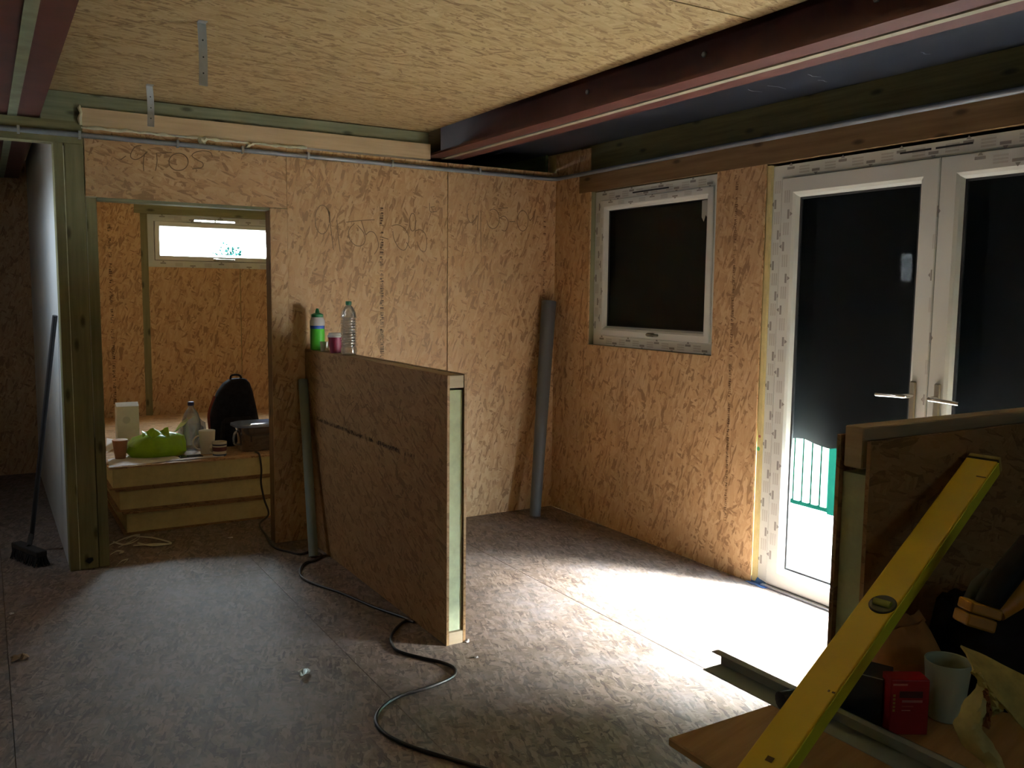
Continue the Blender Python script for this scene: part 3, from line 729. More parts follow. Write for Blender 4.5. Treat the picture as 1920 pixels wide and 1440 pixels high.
# ------------------------------------------------------------------ outside
gr = MB().box((-12, -14, -.30), (14, 12, -.16))
tag(single(gr, 'ground', CONCRETE, 'pale sunlit paving outside the doors', 'ground', (2, -3, -.16)), 'pale sunlit paving outside the doors', 'ground', kind='structure')
fe = thing('garden_fence', 'aqua green slatted fence in bright light beyond the door gap', 'fence', (2.0, -1.5, -.16))
MB().box((2.03, -4.5, -.14), (2.05, 3.0, 1.6)).build('groove_shade_sheet', FENCE_SHADE, fe)  # dark sheet stands in for the shade between slats
sl = None
for i in range(60):
    y = -3.0+i*.085
    if sl is None: sl = MB().cbox((2.0, y, -.10), (2.028, y+.055, 1.62), .004).build('slat', FENCE, fe); y00 = y
    else:
        o = sl.copy(); COL.objects.link(o); o.location = (0, y-y00, 0)
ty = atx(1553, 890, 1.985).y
MB().box((1.985, ty-.30, -.14), (1.999, ty, 1.62)).build('shaded_panel', plain('teal_panel_shade', (.0012, .013, .0115), .8, spec=0), fe)  # panel in shade, its shade put into the dark colour
MB().box((2.05, -4.5, .2), (2.10, 3.0, .28)).build('fence_rail', FENCE_SHADE, fe); MB().box((2.05, -4.5, 1.2), (2.10, 3.0, 1.28)).build('fence_rail', FENCE_SHADE, fe)

tt = aty(428, 457, 10.0)
tree = thing('tree', 'top of a small tree showing at the foot of the inner room window', 'tree', (tt.x, 10.0, -.16))
MB().tube([(tt.x, 10, -.16), (tt.x+.03, 10, 1.0), (tt.x, 10, tt.z-.35)], [.06, .05, .02], 8).build('trunk', T_BROWN, tree)
m = MB(); rnd = random.Random(6)
for i in range(1800):
    d = V((rnd.gauss(0, 1), rnd.gauss(0, 1), rnd.gauss(0, 1))).normalized()*rnd.random()**.5
    p = V((tt.x+d.x*.34, 10+d.y*.34, tt.z-.5+d.z*.5)); q = V((rnd.uniform(-1, 1), rnd.uniform(-1, 1), rnd.uniform(-1, 1))).normalized(); r2 = q.cross(d).normalized()
    m.add([p, p+q*.035+r2*.018, p+q*.07, p+q*.035-r2*.018], [(0, 1, 2, 3)])
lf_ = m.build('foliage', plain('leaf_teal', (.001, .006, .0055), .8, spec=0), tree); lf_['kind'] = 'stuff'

# ------------------------------------------------------------------ half-height partitions
hp = thing('half_wall', 'waist high strand board partition standing out from the back wall, pale foam end', 'partition', (-1.70, -.93, 0))
PX0, PX1, PYE, PZ = -1.747, -1.655, -1.853, 1.14
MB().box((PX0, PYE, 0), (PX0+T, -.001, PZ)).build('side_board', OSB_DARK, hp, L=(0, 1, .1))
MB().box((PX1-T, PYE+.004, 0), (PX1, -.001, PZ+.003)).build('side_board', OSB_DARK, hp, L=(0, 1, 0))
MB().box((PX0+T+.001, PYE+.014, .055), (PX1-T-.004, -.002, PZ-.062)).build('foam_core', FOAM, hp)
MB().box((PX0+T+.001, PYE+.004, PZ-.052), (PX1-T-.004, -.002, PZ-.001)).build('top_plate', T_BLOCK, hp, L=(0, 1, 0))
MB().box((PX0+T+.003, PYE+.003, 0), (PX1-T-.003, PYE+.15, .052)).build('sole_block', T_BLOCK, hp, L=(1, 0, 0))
m = MB(); print_line(m, (PX0-.0012, -.10, .742), (0, -1, 0), (0, 0, 1), 1.45, .022, 31, .9); m.build('printed_line', plain('dark_print_ink', (.055, .03, .015), .8), hp)
m = MB(); rnd = random.Random(3)
for pl in ([(664, 752), (650, 765), (645, 790), (643, 806)], [(672, 755), (660, 770), (652, 790), (650, 808)], [(680, 765), (690, 758)], [(706, 830), (723, 836)], [(724, 795), (732, 785)]):
    ribbon(m, smoothpts([atx(a, b, PX0-.0012) for a, b in pl], 5), .002, (-1, 0, 0))
m.build('pen_marks', PENCIL, hp)

hq = thing('half_wall', 'dark strand board partition in the right foreground, in front of the doors', 'partition', (-.8, -3.69, 0))
QX, QY0, QY1 = -1.587, -3.735, -3.64
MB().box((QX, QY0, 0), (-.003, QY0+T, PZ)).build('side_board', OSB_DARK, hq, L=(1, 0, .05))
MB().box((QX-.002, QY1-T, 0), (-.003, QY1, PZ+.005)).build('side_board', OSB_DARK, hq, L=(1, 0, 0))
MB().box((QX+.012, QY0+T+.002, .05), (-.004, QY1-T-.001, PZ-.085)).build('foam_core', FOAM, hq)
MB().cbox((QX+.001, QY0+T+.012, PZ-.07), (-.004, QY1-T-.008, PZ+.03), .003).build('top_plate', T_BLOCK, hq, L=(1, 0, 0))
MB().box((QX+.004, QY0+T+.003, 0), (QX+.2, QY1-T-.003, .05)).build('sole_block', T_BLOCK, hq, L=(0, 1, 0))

# ------------------------------------------------------------------ leaning tubes
def lean(name, b, t, r0, r1, mat, label):
    g = thing(name, label, 'pipe', b); b, t = V(b), V(t); ax = (t-b).normalized()
    m = MB(); n = 24; L_ = (t-b).length
    m.lathe(b, [(r0*.8, 0.01), (r0*.8, 0), (r0, 0), (r1, L_), (r1*.82, L_), (r1*.82, L_-.02)], n, axis=ax); m.build('tube_wall', mat, g, smooth=True)
    return g
b = atz(1003, 971, 0); b.z = .012
lean('grey_tube', (b.x, b.y, .012), (-.083, -.062, 1.425), .036, .050, PVC_DARK, 'tall dark grey tube leaning into the corner by the back wall')
b = atz(588, 1046, 0)
t_ = aty(568, 712, -.034)
lean('grey_pipe', (b.x, b.y, .010), t_, .026, .027, PVC_GREEN, 'shorter grey green pipe leaning beside the half height partition')

# ------------------------------------------------------------------ things on the first partition's top
zt = PZ
def lathe_part(name, c, prof, mat, par, n=24, axis=None): return MB().lathe(c, prof, n, axis).build(name, mat, par, smooth=True)
c = V((-1.708, -.115, zt))
g = thing('squeeze_bottle', 'green squeeze bottle with white and blue band, spouted cap', 'bottle', c)
BG = plain('bright_green_plastic', (.06, .42, .03), .35); DG = plain('dark_green_plastic', (.01, .17, .06), .4)
lathe_part('bottle_body', c, [(.036, 0), (.041, .004), (.041, .10), (.040, .122)], BG, g)
lathe_part('blue_band', c, [(.0405, .122), (.0415, .126), (.0415, .138), (.0405, .140)], plain('blue_label', (.03, .09, .45), .4), g)
lathe_part('white_band', c, [(.0405, .140), (.042, .145), (.042, .165), (.034, .186), (.033, .188)], plain('white_label', (.78, .79, .84), .4), g)
lathe_part('bottle_cap', c, [(.033, .188), (.034, .190), (.034, .203), (.028, .208), (.012, .213), (.010, .228), (.006, .238)], DG, g)
MB().box((-1.752, -.113-.045, zt+.085), (-1.7495, -.12, zt+.093)).build('label_text', plain('navy_print', (.01, .03, .12), .5), g) if False else None
c = V((-1.697, -.385, zt))
g = thing('paper_cup', 'maroon paper coffee cup with white lid on the partition top', 'cup', c)
lathe_part('cup_body', c, [(.030, 0), (.030, .002), (.040, .088)], plain('maroon_card', (.20, .012, .045), .5), g)
lathe_part('cup_lid', c, [(.0425, .086), (.0435, .089), (.042, .098), (.038, .100), (.037, .108), (.033, .110)], plain('white_lid', (.80, .80, .76), .4), g)
PET = clear('clear_plastic', (.985, .99, .99), gloss=.40, body=.10, rough=.16, bodycol=(.95, .97, .97))
def ribbed(h, r, neck, n=11):
    p = [(r*.75, 0), (r*.95, .006), (r, .018), (r, .035)]
    z0, z1 = .04, h*.70
    for i in range(n):
        z = z0+(z1-z0)*i/n; dz = (z1-z0)/n
        p += [(r, z), (r*.90, z+dz*.35), (r*.90, z+dz*.6), (r, z+dz*.9)]
    p += [(r, h*.72), (r*.9, h*.80), (r*.6, h*.89), (neck, h*.93), (neck, h*.955)]
    return p
c = V((-1.694, -.585, zt))
g = thing('water_bottle', 'tall clear ribbed water bottle with green cap on the partition top', 'bottle', c)
lathe_part('bottle_body', c, ribbed(.285, .042, .013), PET, g, 28)
lathe_part('bottle_cap', c, [(.0145, .266), (.016, .268), (.016, .283), (.013, .286)], plain('green_cap', (.01, .13, .07), .4), g)
c = V((-1.715, -.262, zt))
g = thing('clear_tub', 'small clear plastic pot between the green bottle and maroon cup', 'pot', c)
lathe_part('pot_body', c, [(.020, 0), (.024, .003), (.027, .05), (.029, .055), (.0275, .055), (.022, .006)], PET, g)

# ------------------------------------------------------------------ broom in the passage
bb = atz(60, 1035, 0); bt = V((-3.034, .14, 1.335))
g = thing('broom', 'long handled broom leaning on the pale passage wall', 'broom', (bb.x, bb.y, 0))
DK = plain('dark_broom', (.03, .028, .028), .8, var=.3, scale=40)
MB().tube([V((bb.x, bb.y, .075)), bt], .0125, 10).build('broom_handle', plain('dark_handle', (.035, .035, .04), .5), g, smooth=True)
ax = V((.12, -.30, 0)).normalized(); sd_ = V((-ax.y, ax.x, 0)); o = V((bb.x-.02, bb.y-.19, 0))
m_h = MB().obox(o-ax*.15-sd_*.028+V((0, 0, .055)), ax*.30, sd_*.056, V((0, 0, .03)))
bh = m_h.build('broom_head', DK, g, bevel=.006)
m = MB(); rnd = random.Random(2)
for i in range(26):
    for j in range(5):
        p = o+ax*(-.145+.29*i/25)+sd_*(-.022+.011*j); q = p+ax*rnd.uniform(-.012, .012)+sd_*((j-2)*.007+rnd.uniform(-.006, .006))
        m.tube([p+V((0, 0, .058)), q+V((0, 0, .002))], [.004, .003], 4)
bo = m.build('bristles', DK, bh); bo['kind'] = 'stuff'
MB().tube([V((bb.x, bb.y, .10)), V((o.x, o.y, .08))], .014, 8).build('broom_socket', DK, g)

# ------------------------------------------------------------------ stack of insulated panels in the inner room
SY0 = .605
for k, (z0, xo, lab) in enumerate(((0.0, -2.665, 'bottom'), (.14, -2.70, 'middle'), (.28, -2.735, 'top'))):
    g = thing('insulated_panel', {'bottom': 'yellow foam insulated panel at the bottom of the stack, on the floor', 'middle': 'yellow foam insulated panel in the middle of the stack of three', 'top': 'yellow foam insulated panel on top of the stack, cluttered with cups and bags'}[lab], 'panel', (-2, SY0+1, z0), 'stack of insulated panels beyond the opening')
    dy = (.0, .012, .0)[k]
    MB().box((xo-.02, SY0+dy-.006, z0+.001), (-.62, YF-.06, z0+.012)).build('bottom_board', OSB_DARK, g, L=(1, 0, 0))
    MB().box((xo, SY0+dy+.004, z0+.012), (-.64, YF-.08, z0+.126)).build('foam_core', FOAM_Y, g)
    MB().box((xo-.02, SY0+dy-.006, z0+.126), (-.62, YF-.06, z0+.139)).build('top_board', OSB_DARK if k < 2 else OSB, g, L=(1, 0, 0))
MB
ZS = .42
def S(px, py): return atz(px, py, ZS)
# items, left to right
c = S(240, 829)
g = thing('milk_carton', 'white cardboard carton standing at the back of the panel stack', 'carton', c)
WC = plain('white_card', (.66, .68, .66), .6, var=.08, scale=14)
MB().cbox((c.x-.072, c.y-.04, ZS), (c.x+.072, c.y+.045, ZS+.255), .004).build('carton_body', WC, g)
MB().prism([(c.x-.072, c.y-.04, ZS+.255), (c.x-.072, c.y+.045, ZS+.255), (c.x-.072, c.y+.003, ZS+.280)], (.144, 0, 0)).build('carton_fold', WC, g)
MB().lathe((c.x-.01, c.y-.0405, ZS+.16), [(.025, 0), (.025, .001)], 18, axis=(0, -1, 0)).build('printed_ring', plain('faint_grey_print', (.5, .53, .52), .6), g)
c = S(226, 860)
g = thing('paper_cup', 'brown paper cup on the front left of the panel stack', 'cup', c)
BC = plain('brown_card', (.33, .17, .09), .7)
lathe_part('cup_wall', c, [(.030, 0), (.031, .002), (.045, .118), (.0445, .119), (.0425, .117), (.029, .004)], BC, g)
lathe_part('rim_roll', c+V((0, 0, .118)), [(.043, -.002), (.0465, -.001), (.0465, .002), (.043, .003)], plain('pale_rim', (.5, .33, .22), .6), g)
def crumple(mb, secs, n, wob, seed): return mb.loft(secs, n, 2.2, wob, seed)
c = S(296, 853)
g = thing('green_bag', 'bright lime green plastic bag lying full on the panel stack', 'bag', c)
LG = plain('lime_plastic', (.27, .50, .012), .32, var=.2, scale=12)
MB().loft([(c.x, c.y, ZS+.001, .155, .10), (c.x, c.y, ZS+.03, .178, .122), (c.x-.005, c.y, ZS+.075, .175, .12), (c.x+.01, c.y, ZS+.115, .15, .10), (c.x+.02, c.y, ZS+.135, .10, .07), (c.x+.03, c.y, ZS+.143, .04, .03)], 48, 2.3, .04, 5).build('bag_body', LG, g, smooth=True)
rows = [[V((c.x-.10+.16*j/9, c.y-.09+.05*i/3, ZS+.135+.012*math.sin(j*1.3+i)+.012*i)) for j in range(10)] for i in range(4)]
MB().sheet(rows, .002).build('bag_fold', LG, g, smooth=True)
rows = [[V((c.x+.10+.10*j/6, c.y+.05+.03*i, ZS+.11+.10*j/6+.01*math.sin(i*2+j))) for j in range(7)] for i in range(3)]
MB().sheet(rows, .002).build('bag_handle', plain('pale_lime_plastic', (.5, .62, .22), .35), g, smooth=True)
c = S(360, 843)
g = thing('water_bottle', 'clear plastic bottle with dark blue cap among the bags on the stack', 'bottle', c)
PETW = clear('cloudy_plastic', (.86, .88, .90), gloss=.14, body=.16, rough=.12, bodycol=(.6, .6, .6))
lathe_part('bottle_body', c, [(.055, 0), (.062, .006), (.062, .12), (.058, .14), (.062, .16), (.058, .20), (.045, .245), (.018, .285), (.017, .30)], PETW, g)
lathe_part('bottle_cap', c, [(.019, .296), (.021, .298), (.021, .318), (.018, .321)], plain('navy_cap', (.015, .02, .12), .4), g)
g = thing('plastic_wrapper', 'crumpled clear plastic wrapping lying behind the blue capped bottle', 'wrapper', c+V((.05, .08, 0)))
WRAP = clear('wrapping_film', (.9, .92, .95), gloss=.3, body=.25, rough=.15, bodycol=(.7, .72, .75))
rnd = random.Random(12)
for q, (dx, dy, hh) in enumerate(((.06, .16, .15), (.09, .24, .17))):
    rows = [[V((c.x+dx-.11+.17*j/9, c.y+dy+.05*i/5, ZS+.003+hh*(i/5)*(.75+.25*math.sin(PI*j/9))+.012*rnd.uniform(-1, 1)*(i > 0))) for j in range(10)] for i in range(6)]
    MB().sheet(rows, .001).build('film_fold', WRAP, g)
def mug(c, r, h, mat, label, name='mug', taper=.82, ang=0.0, band=None):
    g = thing(name, label, 'mug', c)
    lathe_part('mug_wall', c, [(r*taper*.9, 0), (r*taper, .003), (r*.5*(1+taper), h*.5), (r, h), (r*.985, h+.0015), (r*.93, h), (r*.46*(1+taper), h*.5), (r*taper*.9, .006), (.0001, .005)], mat, g, 28)
    d = V((math.cos(ang), math.sin(ang), 0)); pts = []
    for i in range(11):
        th = -PI/2+PI*i/10; pts.append(c+d*(r*(.90 if abs(i-5) > 3 else .92)+math.cos(th)*h*.26)+V((0, 0, h*.5+math.sin(th)*h*.30)))
    MB().tube(pts, [.0055]*11, 8).build('mug_handle', mat, g, smooth=True)
    for (z0, z1, mt) in band or (): lathe_part('printed_band', c, [(r*(taper+(1-taper)*z0/h)+.0006, z0), (r*(taper+(1-taper)*z1/h)+.0006, z1)], mt, g, 28) if False else MB().lathe(c, [(r*(taper+(1-taper)*z0/h), z0), (r*(taper+(1-taper)*z0/h)+.001, z0+.0005), (r*(taper+(1-taper)*z1/h)+.001, z1-.0005), (r*(taper+(1-taper)*z1/h), z1)], 28).build('printed_band', mt, g, smooth=True)
    return g
CW = plain('white_china', (.70, .68, .60), .25)
mug(S(389, 850), .052, .15, CW, 'tall white mug on the stack, handle to its left', taper=.80, ang=PI)
mug(S(412, 854), .046, .09, CW, 'small white mug with dark red and blue bands before the black bag', taper=.9, ang=PI, band=[(.0, .014, plain('blue_glaze', (.04, .10, .22), .3)), (.032, .060, plain('maroon_glaze', (.12, .03, .04), .3)), (.068, .078, plain('navy_glaze', (.03, .03, .07), .3))])
c = S(440, 832)
g = thing('backpack', 'black backpack standing upright on the panel stack', 'bag', c)
MB().loft([(c.x, c.y, ZS+.001, .155, .10), (c.x, c.y, ZS+.05, .172, .115), (c.x-.005, c.y, ZS+.16, .165, .115), (c.x+.0, c.y, ZS+.27, .143, .105), (c.x+.008, c.y, ZS+.36, .118, .09), (c.x+.02, c.y, ZS+.42, .088, .07), (c.x+.028, c.y, ZS+.448, .058, .045), (c.x+.03, c.y, ZS+.455, .03, .03)], 32, 2.8, .008, 8).build('bag_body', BLACKCLOTH, g, smooth=True)
MB().loft([(c.x, c.y-.105, ZS+.03, .10, .03), (c.x, c.y-.115, ZS+.06, .12, .04), (c.x, c.y-.112, ZS+.17, .11, .04), (c.x, c.y-.10, ZS+.20, .08, .02)], 24, 3).build('front_pocket', BLACKCLOTH, g, smooth=True)
MB().tube(smoothpts([(c.x-.02, c.y, ZS+.445), (c.x-.01, c.y, ZS+.475), (c.x+.04, c.y, ZS+.475), (c.x+.06, c.y, ZS+.44)], 5), .007, 8).build('grab_loop', BLACKCLOTH, g, smooth=True)
MB().tube(smoothpts([(c.x-.13, c.y-.02, ZS+.34), (c.x-.175, c.y-.03, ZS+.22), (c.x-.168, c.y-.04, ZS+.08)], 6), .009, 8).build('side_strap', plain('orange_strap', (.22, .04, .02), .7), g, smooth=True)
c = S(482, 842)
g = thing('plastic_tub', 'see through plastic tub full of dark items at the stack edge', 'tub', c)
TUB = clear('smoky_plastic', (.5, .54, .62), gloss=.3, body=.10, rough=.1, bodycol=(.3, .34, .45))
MB().loft([(c.x, c.y, ZS+.001, .115, .085), (c.x, c.y, ZS+.015, .125, .095), (c.x, c.y, ZS+.15, .150, .115), (c.x, c.y, ZS+.165, .158, .12)], 28, 5).build('tub_body', TUB, g, smooth=True)
MB().loft([(c.x, c.y, ZS+.006, .105, .075), (c.x, c.y, ZS+.12, .130, .098), (c.x+.01, c.y, ZS+.145, .09, .07)], 22, 3, .03, 4).build('dark_contents', plain('navy_cloth', (.012, .016, .035), .8), g, smooth=True)
MB().loft([(c.x, c.y, ZS+.165, .160, .122), (c.x, c.y, ZS+.178, .158, .12), (c.x, c.y, ZS+.186, .13, .10)], 28, 5).build('tub_lid', clear('blue_clear_lid', (.55, .65, .85), gloss=.3, body=.55, bodycol=(.20, .29, .50)), g, smooth=True)
MB().tube(smoothpts([(c.x-.13, c.y-.06, ZS+.15), (c.x-.165, c.y-.07, ZS+.12), (c.x-.165, c.y-.075, ZS+.06), (c.x-.125, c.y-.07, ZS+.05)], 6), .008, 8).build('tub_handle', TUB, g, smooth=True)
c = S(358, 857)
g = thing('phone', 'dark phone lying flat on the stack edge before the bottle', 'phone', c)
MB().cbox((c.x-.07, c.y-.035, ZS), (c.x+.07, c.y+.035, ZS+.009), .003).build('phone_body', GASKET, g)
MB().box((c.x-.062, c.y-.030, ZS+.009), (c.x+.062, c.y+.030, ZS+.0096)).build('phone_screen', plain('phone_glass', (.02, .02, .025), .08), g)
PAPER = plain('white_paper', (.72, .71, .72), .7, var=.1, scale=10)
for i, (a, lab) in enumerate(((((200, 880), (350, 862), (290, 845), (202, 862)), 'wide white paper sheet along the front left stack edge'), (((199, 850), (222, 836), (232, 828), (200, 822)), 'white paper sheet behind the brown cup at the stack left end'), (((310, 866), (420, 857), (418, 853), (330, 860)), 'narrow white paper strip on the stack edge under the phone'))):
    p = [S(*q) for q in a]
    for q in p: q.y = max(q.y, SY0+.002)
    p = [V((max(q.x, -2.752), q.y, 0)) for q in p]
    rows = [[(p[0].lerp(p[1], j/6)).lerp(p[3].lerp(p[2], j/6), k/4)+V((0, 0, ZS+.0008+.0012*i+.0016*math.sin(j*1.3+k+i)**2)) for j in range(7)] for k in range(5)]
    single(MB().sheet(rows, .0006), 'paper_sheet', PAPER, lab, 'paper', (p[0].x, p[0].y, ZS), group='papers on the panel stack', smooth=True)

# cable from the tub over the stack edge and across the floor
g = thing('power_cable', 'thin black cable trailing from the stack across the floor to the front', 'cable', (-1.86, SY0, 0))
r_ = .0065
fl = [(500, 1007), (513, 1027), (540, 1036), (563, 1041), (584, 1036), (603, 1043), (592, 1052), (572, 1058), (563, 1070), (566, 1085), (590, 1097), (640, 1114), (700, 1140), (757, 1160), (781, 1168), (762, 1166), (745, 1178), (734, 1195), (735, 1210), (748, 1224), (790, 1236), (830, 1245), (853, 1257), (846, 1274), (800, 1293), (750, 1308), (718, 1328), (705, 1350), (714, 1372), (745, 1392), (800, 1413), (880, 1436), (960, 1462), (1040, 1500)]
P_ = [V((-1.872, SY0+.06, ZS+.010)), V((-1.868, SY0+.03, ZS+.010)), V((-1.866, SY0-.012, ZS+.002)), V((-1.858, SY0-.022, .33)), V((-1.862, SY0-.022, .24)), V((-1.845, SY0-.03, .13)), V((-1.83, SY0-.07, .04))]
P_ += [V((atz(*q, 0).x, atz(*q, 0).y, r_)) for q in [(487, 985)]+fl]
P_ = [V((min(p.x, PX0-.012) if -1.86 < p.y < -.0 and p.x < -1.6 else p.x, p.y, p.z)) for p in P_]
MB().tube(smoothpts(P_, 6), r_, 8).build('cable_sheath', plain('black_rubber', (.018, .016, .015), .4, spec=.5), g, smooth=True)

# scraps on the floor
STR = plain('pale_strapping', (.55, .55, .45), .6)
m_ = [([(205, 1022), (240, 1008), (262, 1003), (246, 1016), (222, 1026)], 'tangled pale strapping offcut nearest the post foot'), ([(258, 1006), (290, 1010), (322, 1019), (290, 1021), (250, 1023)], 'long pale strapping offcut bent back on itself before the stack'),
      ([(207, 1040), (220, 1034), (232, 1035), (224, 1038)], 'short pale strapping offcut between post and stack'), ([(218, 1062), (228, 1053), (240, 1049), (232, 1057)], 'small pale strapping curl nearest the opening'),
      ([(212, 1016), (232, 1022), (252, 1016), (262, 1008), (250, 1005), (236, 1012)], 'pale strapping loop lying against the stack corner'), ([(258, 1018), (285, 1024), (318, 1020)], 'straight pale strapping offcut on the floor before the stack')]
for pl, lab in m_:
    pts = smoothpts([atz(*q, .004)+V((0, 0, .003*(i % 2))) for i, q in enumerate(pl)], 6); rows = [[p-V((.004, .011, 0)), p+V((.004, .011, .001))] for p in pts]
    single(MB().sheet(rows, .0012), 'strapping_offcut', STR, lab, 'strap', (pts[0].x, pts[0].y, 0), group='strapping offcuts by the stack')
def scrap(px, py, r, mat, name, label, cat, seed, hgt=.02, n=12):
    c = atz(px, py, 0); rnd = random.Random(seed); rows = []
    for i in range(5):
        rows.append([V((c.x+r*(j/5-.5)*2*(1-.25*abs(i-2)/2)+rnd.uniform(-.2, .2)*r, c.y+r*(i/4-.5)*1.5+rnd.uniform(-.2, .2)*r, .002+hgt*rnd.random()*(1 if 0 < i < 4 and 0 < j < 5 else .35))) for j in range(6)])
    single(MB().sheet(rows, .001), name, mat, label, cat, (c.x, c.y, 0))
scrap(570, 1265, .022, plain('crumpled_foil', (.75, .82, .84), .35, .4), 'foil_scrap', 'small crumpled pale foil scrap in the middle of the floor', 'litter', 3, .03)
scrap(36, 1235, .035, plain('dry_leaf', (.22, .14, .07), .8), 'dry_leaf', 'curled brown leaf on the floor at the left edge', 'leaf', 4, .02)
scrap(432, 1009, .014, PAPER, 'paper_scrap', 'tiny white paper scrap on the floor before the stack', 'litter', 5, .008)
scrap(22, 1152, .010, PAPER, 'paper_scrap', 'tiny white scrap on the floor below the broom', 'litter', 6, .008)
scrap(876, 1204, .011, PAPER, 'paper_scrap', 'tiny white chip at the foot of the partition end', 'litter', 7, .012)
scrap(893, 1234, .008, PAPER, 'paper_scrap', 'tiny white chip on the floor right of the partition end', 'litter', 8, .008)

# ------------------------------------------------------------------ foreground bench and clutter
ZB = .575
g = thing('plywood_board', 'brown plywood sheet on trestles in the right foreground, laden with tools', 'board', (-1.5, -4.1, 0))
bx0 = -2.19
MB().cbox((bx0, -4.62, ZB-.018), (-.75, -3.740, ZB), .003).build('board_sheet', PLY, g, L=(1, .25, 0))
for xx in (-1.75, -.95):
    MB().box((xx-.03, -4.55, ZB-.09), (xx+.03, -3.80, ZB-.018)).build('trestle_beam', T_BLOCK, g, L=(0, 1, 0))
    for yy in (-4.45, -3.95): MB().box((xx-.03, yy-.02, 0), (xx+.03, yy+.02, ZB-.09)).build('trestle_leg', T_BLOCK, g)
def B(px, py, dz=0): return atz(px, py, ZB+dz)
# metal channel
CH = plain('grey_channel_metal', (.34, .39, .39), .5, .1, var=.1, scale=8)
g = thing('metal_channel', 'grey metal channel jutting off the plywood over the sunlit floor', 'channel', (-1.95, -3.9, ZB))
a = B(1318, 1256); e = V((.02, -1, 0)).normalized(); s_ = V((1, .02, 0)); Lc = .92; y0 = a.y
o = V((a.x, y0, ZB)); up = V((0, 0, 1))
MB().obox(o, s_*.062, e*Lc, up*.002).build('channel_base', CH, g)
MB().obox(o+s_*.060, s_*.002, e*Lc, up*.034).build('channel_web', CH, g)
MB().obox(o+s_*.040+up*.032-e*.012, s_*.022, e*(Lc+.012), up*.002).build('channel_lip', CH, g)
# spirit level leaning on the dark partition
gl = thing('spirit_level', 'long yellow spirit level leaning diagonally across the right foreground', 'spirit level', B(1440, 1440))
top = aty(1838, 880, QY0-.055); bot = B(1390, 1508)
A = (top-bot).normalized(); Ln = (top-bot).length
view = (CP-(top+bot)/2).normalized()
w_ = A.cross(view).normalized()                       # across the level, to the right in the picture
if w_.dot(_r) < 0: w_ = -w_
nrm = w_.cross(A).normalized()
if nrm.dot(view) < 0: nrm = -nrm
w2_, n2_ = (w_*math.cos(math.radians(30)) + nrm*math.sin(math.radians(30))), (nrm*math.cos(math.radians(30)) - w_*math.sin(math.radians(30)))
LW, LT = .074, .040
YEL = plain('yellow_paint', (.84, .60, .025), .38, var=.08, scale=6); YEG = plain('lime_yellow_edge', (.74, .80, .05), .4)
base_ = bot - w2_*LW*.5 - n2_*LT*.5
# lift so that the lowest corner just meets the board
low = min((base_+w2_*LW*i+n2_*LT*j).z for i in (0, 1) for j in (0, 1)); base_ += A*((ZB+.001-low)/A.z)
body = MB()
n_t = LT
body.obox(base_, A*(Ln-.03), w2_*LW, n2_*LT)
lv = body.build('level_body', YEL, gl, L=A, bevel=.003)
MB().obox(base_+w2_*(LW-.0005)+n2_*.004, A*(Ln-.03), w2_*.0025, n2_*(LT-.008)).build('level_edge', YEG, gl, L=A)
MB().obox(base_+A*(Ln-.03)+w2_*.001+n2_*.001, A*.008, w2_*(LW-.002), n2_*(LT-.002)).build('end_gap', plain('dark_brown_rubber', (.03, .022, .01), .7), gl)
MB().obox(base_+A*(Ln-.022), A*.014, w2_*LW, n2_*LT).build('end_cap', plain('pale_end_cap', (.42, .34, .12), .5), gl, bevel=.003)
def level_pt(px, py):                                 # a pixel on the level's broad face
    fo = base_+n2_*(LT+.001); d = ray(px, py); t = (fo-CP).dot(n2_)/d.dot(n2_); return CP+d*t
vc = level_pt(1655, 1133)
vr = MB().lathe(vc-n2_*.001, [(.0285, 0), (.0285, .0012), (.0265, .0016)], 28, axis=n2_).build('vial_ring', GASKET, gl)
vh = MB().lathe(vc, [(.0255, .0008), (.0255, .0014)], 28, axis=n2_).build('vial_window', plain('dark_vial_back', (.05, .055, .02), .4), vr)
MB().tube([vc-w2_*.018+A*.0+n2_*.003, vc+w2_*.018+n2_*.003], [.008, .008], 12).build('vial_tube', plain('green_vial', (.30, .34, .06), .15), vr, smooth=True)
WEAR = plain('dark_wear', (.12, .07, .01), .7)
for (px, py, l, hh) in ((1839, 895, .022, .004), (1562, 1300, .006, .004), (1553, 1297, .004, .005), (1440, 1428, .014, .012)):
    p = level_pt(px, py); MB().obox(p-w2_*l*.5, w2_*l, A*hh, n2_*.0004).build('wear_mark', WEAR, gl)
# red box, dark box, disc
def ubox(c, w, d, h, ang, mat, name, label, cat, extras=()):
    g = thing(name, label, cat, c); cx, sx = math.cos(ang), math.sin(ang); a = V((cx, sx, 0)); b = V((-sx, cx, 0)); o = V(c)-a*w/2-b*d/2
    return g, o, a, b
ang = math.radians(-31)
c = B(1706, 1384); RED = plain('red_card', (.33, .006, .012), .45)
g, o, a, b = ubox(c+V((.02, .03, 0)), .080, .045, .118, ang, RED, 'red_box', 'small red printed cardboard box in front of the white mug', 'box')
rb_ = MB().obox(o, a*.080, b*.045, V((0, 0, .118))).build('box_body', RED, g, bevel=.002)
def lab(x0, x1, z0, z1, mat, name): MB().obox(o+a*x0+V((0, 0, z0))-b*.0006, a*(x1-x0), b*.0004, V((0, 0, z1-z0))).build(name, mat, rb_)
lab(.018, .066, .080, .094, plain('dark_maroon_print', (.06, .004, .008), .5), 'printed_panel')
PK = plain('pink_print', (.55, .20, .18), .5)
lab(.024, .066, .070, .075, PK, 'printed_line'); lab(.004, .034, .106, .110, PK, 'printed_line'); lab(.024, .048, .060, .063, plain('faint_red_print', (.45, .06, .05), .5), 'printed_line'); lab(.024, .042, .052, .054, PK, 'printed_line')
for i in range(5): lab(.005, .010, .05+.008*i, .055+.008*i, plain('gold_print', (.45, .25, .05), .5), 'printed_mark')
